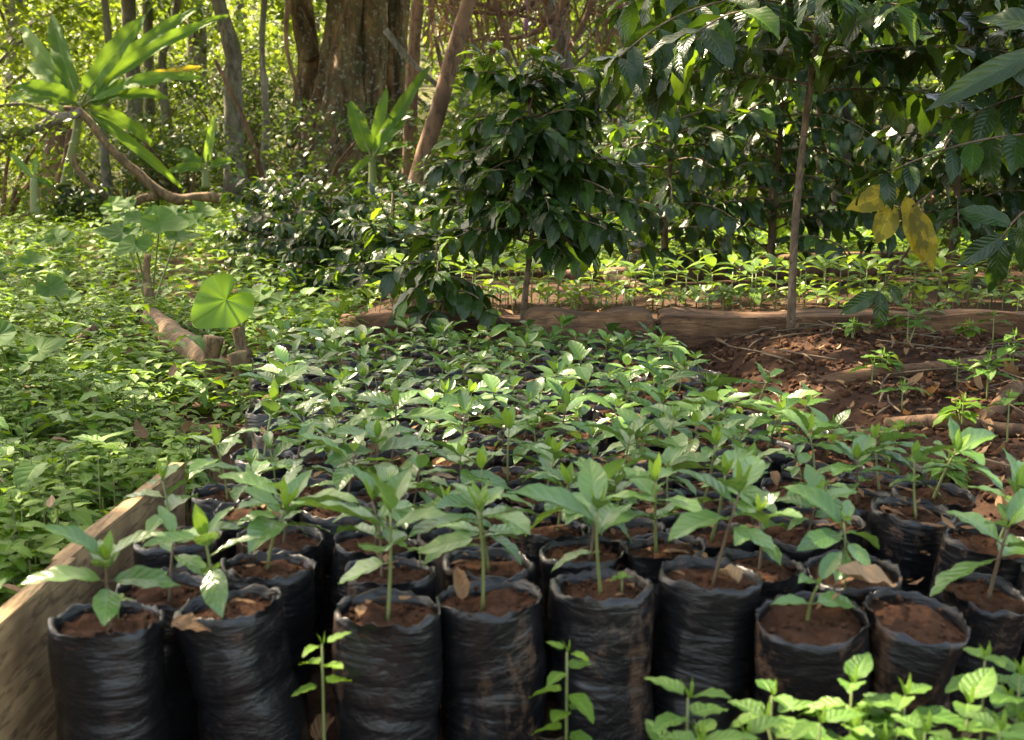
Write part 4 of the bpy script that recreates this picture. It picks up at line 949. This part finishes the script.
taro('taro plant with broad dull leaves on a bare stem left of the bed', (150, 318, 5.9), [(122, 232, 5.9, .12, (0, -.5, 1), (-1, -.4, -.3)), (160, 222, 5.8, .13, (.2, -.6, 1), (.9, -.4, -.2)), (142, 218, 6.1, .11, (0, -.4, 1), (.2, -1, 0)), (178, 236, 6.0, .1, (.2, -.3, 1), (1, -.2, -.4)), (135, 245, 5.7, .1, (-.1, -.7, 1), (-.4, -1, -.5))])
wood('tree_stem', 'bare brown stem rising from the end of the lying log', 'stem', M['tan'], px_tube([(156, 318, 5.75), (150, 298, 5.8), (146, 275, 5.85), (148, 255, 5.9)], [.03, .024, .018, .014], 10, .2))
k = 0
for (px, py, Y, n_, w) in [(108, 245, 8.5, 5, 'behind the taro stem'), (190, 222, 10, 6, 'under the bent branch'), (60, 250, 8.0, 5, 'at the left among the weeds'), (20, 270, 6.6, 4, 'at the left edge'), (225, 245, 9.5, 5, 'left of the low coffee bushes'), (130, 215, 11, 5, 'far back under the bent branch'), (75, 300, 5.2, 2, 'low in the weeds with a fan-like leaf'), (285, 305, 5.6, 2, 'between bed and coffee bushes'), (15, 345, 3.6, 3, 'pale at the left edge of the weeds')]:
    rg = random.Random(k + 40); lf = []
    for q in range(n_):
        a = rg.uniform(0, 2 * PI); lf.append((px + rg.uniform(-26, 26), py + rg.uniform(-14, 8), Y + rg.uniform(-.2, .2), rg.uniform(.011, .0145) * max(6, Y), (rg.uniform(-.3, .3), rg.uniform(-.8, -.2), 1), (math.cos(a), math.sin(a) * .5 - .4, -.25)))
    x = X(px, Y); g = gz(x, Y)
    # root pixel on the ground at that depth
    pyr = 370 + F * math.tan(math.atan2(H - g, Y) - PITCH); py = min(py, pyr - 6)
    taro('taro clump ' + w, (px, pyr, Y), lf, 'taro clumps among the weeds'); k += 1

# ---------------------------------------------------------------- forest behind
FG = 'forest trees in the background'
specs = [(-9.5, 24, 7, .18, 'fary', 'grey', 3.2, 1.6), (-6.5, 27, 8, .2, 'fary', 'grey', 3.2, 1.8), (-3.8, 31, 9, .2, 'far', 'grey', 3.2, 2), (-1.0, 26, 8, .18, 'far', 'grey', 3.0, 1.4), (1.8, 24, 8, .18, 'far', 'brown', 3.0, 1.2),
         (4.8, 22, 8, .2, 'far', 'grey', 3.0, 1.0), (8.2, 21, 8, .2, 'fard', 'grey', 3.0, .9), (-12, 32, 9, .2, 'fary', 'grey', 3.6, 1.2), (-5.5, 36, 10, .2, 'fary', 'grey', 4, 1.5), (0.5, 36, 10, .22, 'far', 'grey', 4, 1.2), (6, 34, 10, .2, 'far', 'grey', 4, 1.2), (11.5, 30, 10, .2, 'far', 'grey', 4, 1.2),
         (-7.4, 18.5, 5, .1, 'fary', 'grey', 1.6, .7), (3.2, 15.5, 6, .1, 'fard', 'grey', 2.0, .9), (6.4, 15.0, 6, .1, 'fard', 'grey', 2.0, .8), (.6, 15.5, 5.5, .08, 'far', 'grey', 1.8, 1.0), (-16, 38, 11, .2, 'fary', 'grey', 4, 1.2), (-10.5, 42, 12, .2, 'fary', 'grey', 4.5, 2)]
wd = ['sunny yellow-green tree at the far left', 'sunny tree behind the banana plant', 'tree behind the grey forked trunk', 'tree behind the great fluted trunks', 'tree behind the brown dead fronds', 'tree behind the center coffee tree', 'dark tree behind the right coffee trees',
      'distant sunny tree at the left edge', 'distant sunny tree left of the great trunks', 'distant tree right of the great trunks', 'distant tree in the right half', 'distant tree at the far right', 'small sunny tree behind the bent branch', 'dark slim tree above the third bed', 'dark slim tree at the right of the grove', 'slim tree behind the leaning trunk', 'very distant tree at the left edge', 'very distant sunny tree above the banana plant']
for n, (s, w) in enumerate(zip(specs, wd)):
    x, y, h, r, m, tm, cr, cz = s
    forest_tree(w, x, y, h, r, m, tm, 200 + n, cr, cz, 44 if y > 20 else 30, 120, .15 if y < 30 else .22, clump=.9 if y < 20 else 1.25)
# undergrowth shrubs
US = [(-8.5, 17, 'fary'), (-6.6, 15.5, 'fary'), (-5.6, 19, 'far'), (-4.2, 17, 'fard'), (-7.2, 21, 'fary'), (-2.5, 16.5, 'fard'), (-4.6, 23, 'far'), (-1.2, 18, 'far'), (-.2, 13, 'fard'), (1.2, 12.5, 'fard'), (2.6, 12.5, 'fard'), (4.4, 12.5, 'fard'), (5.6, 12.5, 'fard'), (-6.3, 12.6, 'fary'), (-5.2, 13.3, 'far'), (2.0, 18, 'far'), (.2, 20, 'far'), (-5.0, 25.5, 'fard'), (-6.6, 24.5, 'far'), (-3.6, 26, 'far'), (-8.3, 24, 'fary'), (-4.3, 20.5, 'fard'), (-5.9, 22, 'far'), (-9.5, 20, 'fary'), (-7.6, 28, 'fary'), (-5.6, 29, 'fary'), (-10, 29, 'fary'), (.7, 11, 'fard'), (2.0, 11.3, 'fard'), (3.3, 11, 'fard'), (4.6, 11, 'fard'), (.1, 11.6, 'fard')]
UW = ['sunny shrub at the far left', 'bright yellow-green shrub near the left edge', 'shrub behind the bent branch', 'dark shrub left of the grey trunk', 'sunny shrub far left back', 'dark shrub before the great tree', 'green shrub behind the grey trunk', 'shrub right of the great tree', 'dark shrub behind the leaning trunk', 'dark shrub behind the center tree', 'dark shrub above the third bed, left', 'dark shrub above the third bed, right', 'dark shrub at the right edge far back', 'sunlit leafy shrub cut by the left edge', 'shrub beside the reddish stems', 'green shrub far back behind the coffee shrubs', 'green shrub far back behind the leaning trunk', 'dark shrub on the rise left of the great trunks', 'green shrub on the rise behind the grey forked trunk', 'green shrub on the rise just behind the great trunks', 'sunny shrub on the rise behind the banana leaves', 'dark shrub at the left foot of the great trunks', 'green shrub between the grey trunk and the great trunks', 'sunny shrub behind the far left stems', 'distant sunny shrub behind the thin trunks', 'distant sunny shrub right of the grey forked trunk', 'distant sunny shrub in the upper left', 'dark shrub in the shade behind the coffee shrubs, left', 'dark shrub in the shade behind the coffee shrubs, middle', 'dark shrub in the shade behind the coffee shrubs, right', 'dark shrub in the shade at the right edge', 'dark shrub in the shade behind the center tree crown']
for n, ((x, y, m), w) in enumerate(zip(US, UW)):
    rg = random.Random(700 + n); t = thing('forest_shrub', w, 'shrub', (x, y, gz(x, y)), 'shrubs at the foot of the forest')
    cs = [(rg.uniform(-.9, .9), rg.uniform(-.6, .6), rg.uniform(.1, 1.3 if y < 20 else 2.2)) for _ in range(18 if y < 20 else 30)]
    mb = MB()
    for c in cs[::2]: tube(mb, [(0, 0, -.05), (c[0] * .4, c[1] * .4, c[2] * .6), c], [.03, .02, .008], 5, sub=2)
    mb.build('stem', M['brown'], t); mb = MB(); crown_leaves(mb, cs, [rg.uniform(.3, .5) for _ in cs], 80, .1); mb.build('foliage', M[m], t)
# far-off wood as one mass
mb = MB(); cs = []; rs = []
for k in range(420):
    x = random.uniform(-34, 34); y = random.uniform(44, 62); cs.append((x, y, gz(x, y) + random.uniform(0, 9))); rs.append(random.uniform(1.2, 2.4))
crown_leaves(mb, cs, rs, 60, .5); 
for k in range(60):
    x = random.uniform(-30, 30); y = random.uniform(44, 60); tube(mb, [(x, y, gz(x, y) - .3), (x + .2, y, gz(x, y) + 9)], [.25, .15], 6, 1)
tag(mb.build('distant_forest', [M['fary'], M['grey']]), 'far-off sunlit wood closing the view', 'forest', None, 'stuff')

# ---------------------------------------------------------------- unseen canopy, added to shade the beds and leave sunny gaps
AZ, EL = math.radians(48), math.radians(52)
S = np.array((-math.sin(AZ) * math.cos(EL), math.cos(AZ) * math.cos(EL), math.sin(EL)))
def shade(x, y):  # wanted shade at a ground point; decides where canopy leaves are put
    n = noise.noise(Vector((x * .55, y * .55, 7))) + .5 * noise.noise(Vector((x * 1.6, y * 1.6, 3)))
    d = .95 if -.9 < x < 2 and y < 4.1 else .97
    if y > 4.2 and y < 5.9 and -.7 < x < 3.2: d = .12 + .5 * (n > .3)
    elif 6.4 < y < 8.0 and x > .6: d = .15
    elif -2.4 < x < -.3 and 5 < y < 9: d = .93
    elif x < -1.0 and y > 5: d = .30 + .45 * (n > .0)
    elif x < -.9: d = .72 if n > -.1 else .45
    elif y > 4.2: d = .8 if n > -.15 else .5
    elif y < 4.2 and y > 2.9 and n < -.33: d = .6
    return d
t = thing('added_shade_tree', 'unseen tree added beyond the view to shade the nursery beds', 'tree', (-5.2, 4.0, gz(-5.2, 4.0)))
mb = MB(); tube(mb, [(0, 0, -.2), (.1, .2, 2.5), (0, .6, 5), (.3, 1.5, 7.0)], [.32, .24, .2, .14], 16, 0, .2, 2.5, sub=5); mb.build('trunk', M['grey'], t)
o0 = np.array((-5.2, 4.0, 0)); pts = []
while len(pts) < 12500:
    x, y = random.uniform(-6.5, 6.5), random.uniform(-3.5, 13)
    if random.random() > shade(x, y): continue
    z = random.uniform(6.8, 9.5); k_ = z / S[2]; pts.append((x + S[0] * k_, y + S[1] * k_, z))
pts = np.array(pts) - o0; n = len(pts); mb = MB(); L = RNG.uniform(.2, .36, n)
leaves(mb, pts, rand_dirs(n, -30, 20), np.stack([RNG.uniform(-.5, .5, n), RNG.uniform(-.5, .5, n), np.ones(n)], 1), L, L * .5, .4, .1, 2, 2, 0, w_coffee, 0)
mb.build('crown', M['canopy'], t); mb = MB()
for k in range(30):
    c = pts[random.randrange(n)]; tube(mb, [(0, .6, 5), np.array((0, .6, 5)) * .5 + c * .5 + (0, 0, .6), c], [.08, .05, .015], 6, sub=3)
mb.build('limbs', M['grey'], t)

# ---------------------------------------------------------------- light, sky, camera
w = bpy.data.worlds.new('World'); scene.world = w; w.use_nodes = True; t = w.node_tree
bg = t.nodes['Background']; sky = t.nodes.new('ShaderNodeTexSky'); sky.sky_type = 'NISHITA'; sky.sun_disc = False
sky.sun_elevation = EL; sky.sun_rotation = -AZ; sky.air_density = 1.0; sky.dust_density = 3.0; sky.ozone_density = 1.0
t.links.new(sky.outputs[0], bg.inputs[0]); bg.inputs[1].default_value = .15
sl = bpy.data.lights.new('sun', 'SUN'); sl.energy = 5.0; sl.angle = math.radians(.5); sl.color = (1, .95, .86)
so = bpy.data.objects.new('sun', sl); COL.objects.link(so); so.rotation_euler = Vector(S).to_track_quat('Z', 'Y').to_euler()

cam = bpy.data.cameras.new('camera'); co = bpy.data.objects.new('camera', cam); COL.objects.link(co)
co.location = (0, 0, H); co.rotation_euler = (PI / 2 - PITCH, 0, 0)
cam.sensor_width = 36; cam.lens = F / 1024 * 36; cam.clip_start = .05; cam.clip_end = 1500
cam.dof.use_dof = True; cam.dof.focus_distance = 3.4; cam.dof.aperture_fstop = 9
scene.camera = co
vs = scene.view_settings; vs.view_transform = 'Standard'; vs.look = 'None'; vs.exposure = 2.4; vs.gamma = 1; vs.use_curve_mapping = False
vs.use_white_balance = True; vs.white_balance_temperature = 8700; vs.white_balance_tint = 10
scene.cycles.use_denoising = True; scene.cycles.max_bounces = 6; scene.cycles.diffuse_bounces = 3; scene.cycles.glossy_bounces = 2; scene.cycles.transmission_bounces = 4
scene.cycles.transparent_max_bounces = 2; scene.cycles.sample_clamp_indirect = 6; scene.cycles.caustics_reflective = False; scene.cycles.caustics_refractive = False
print('BAGS', N_MAIN, 'BED2', k2)
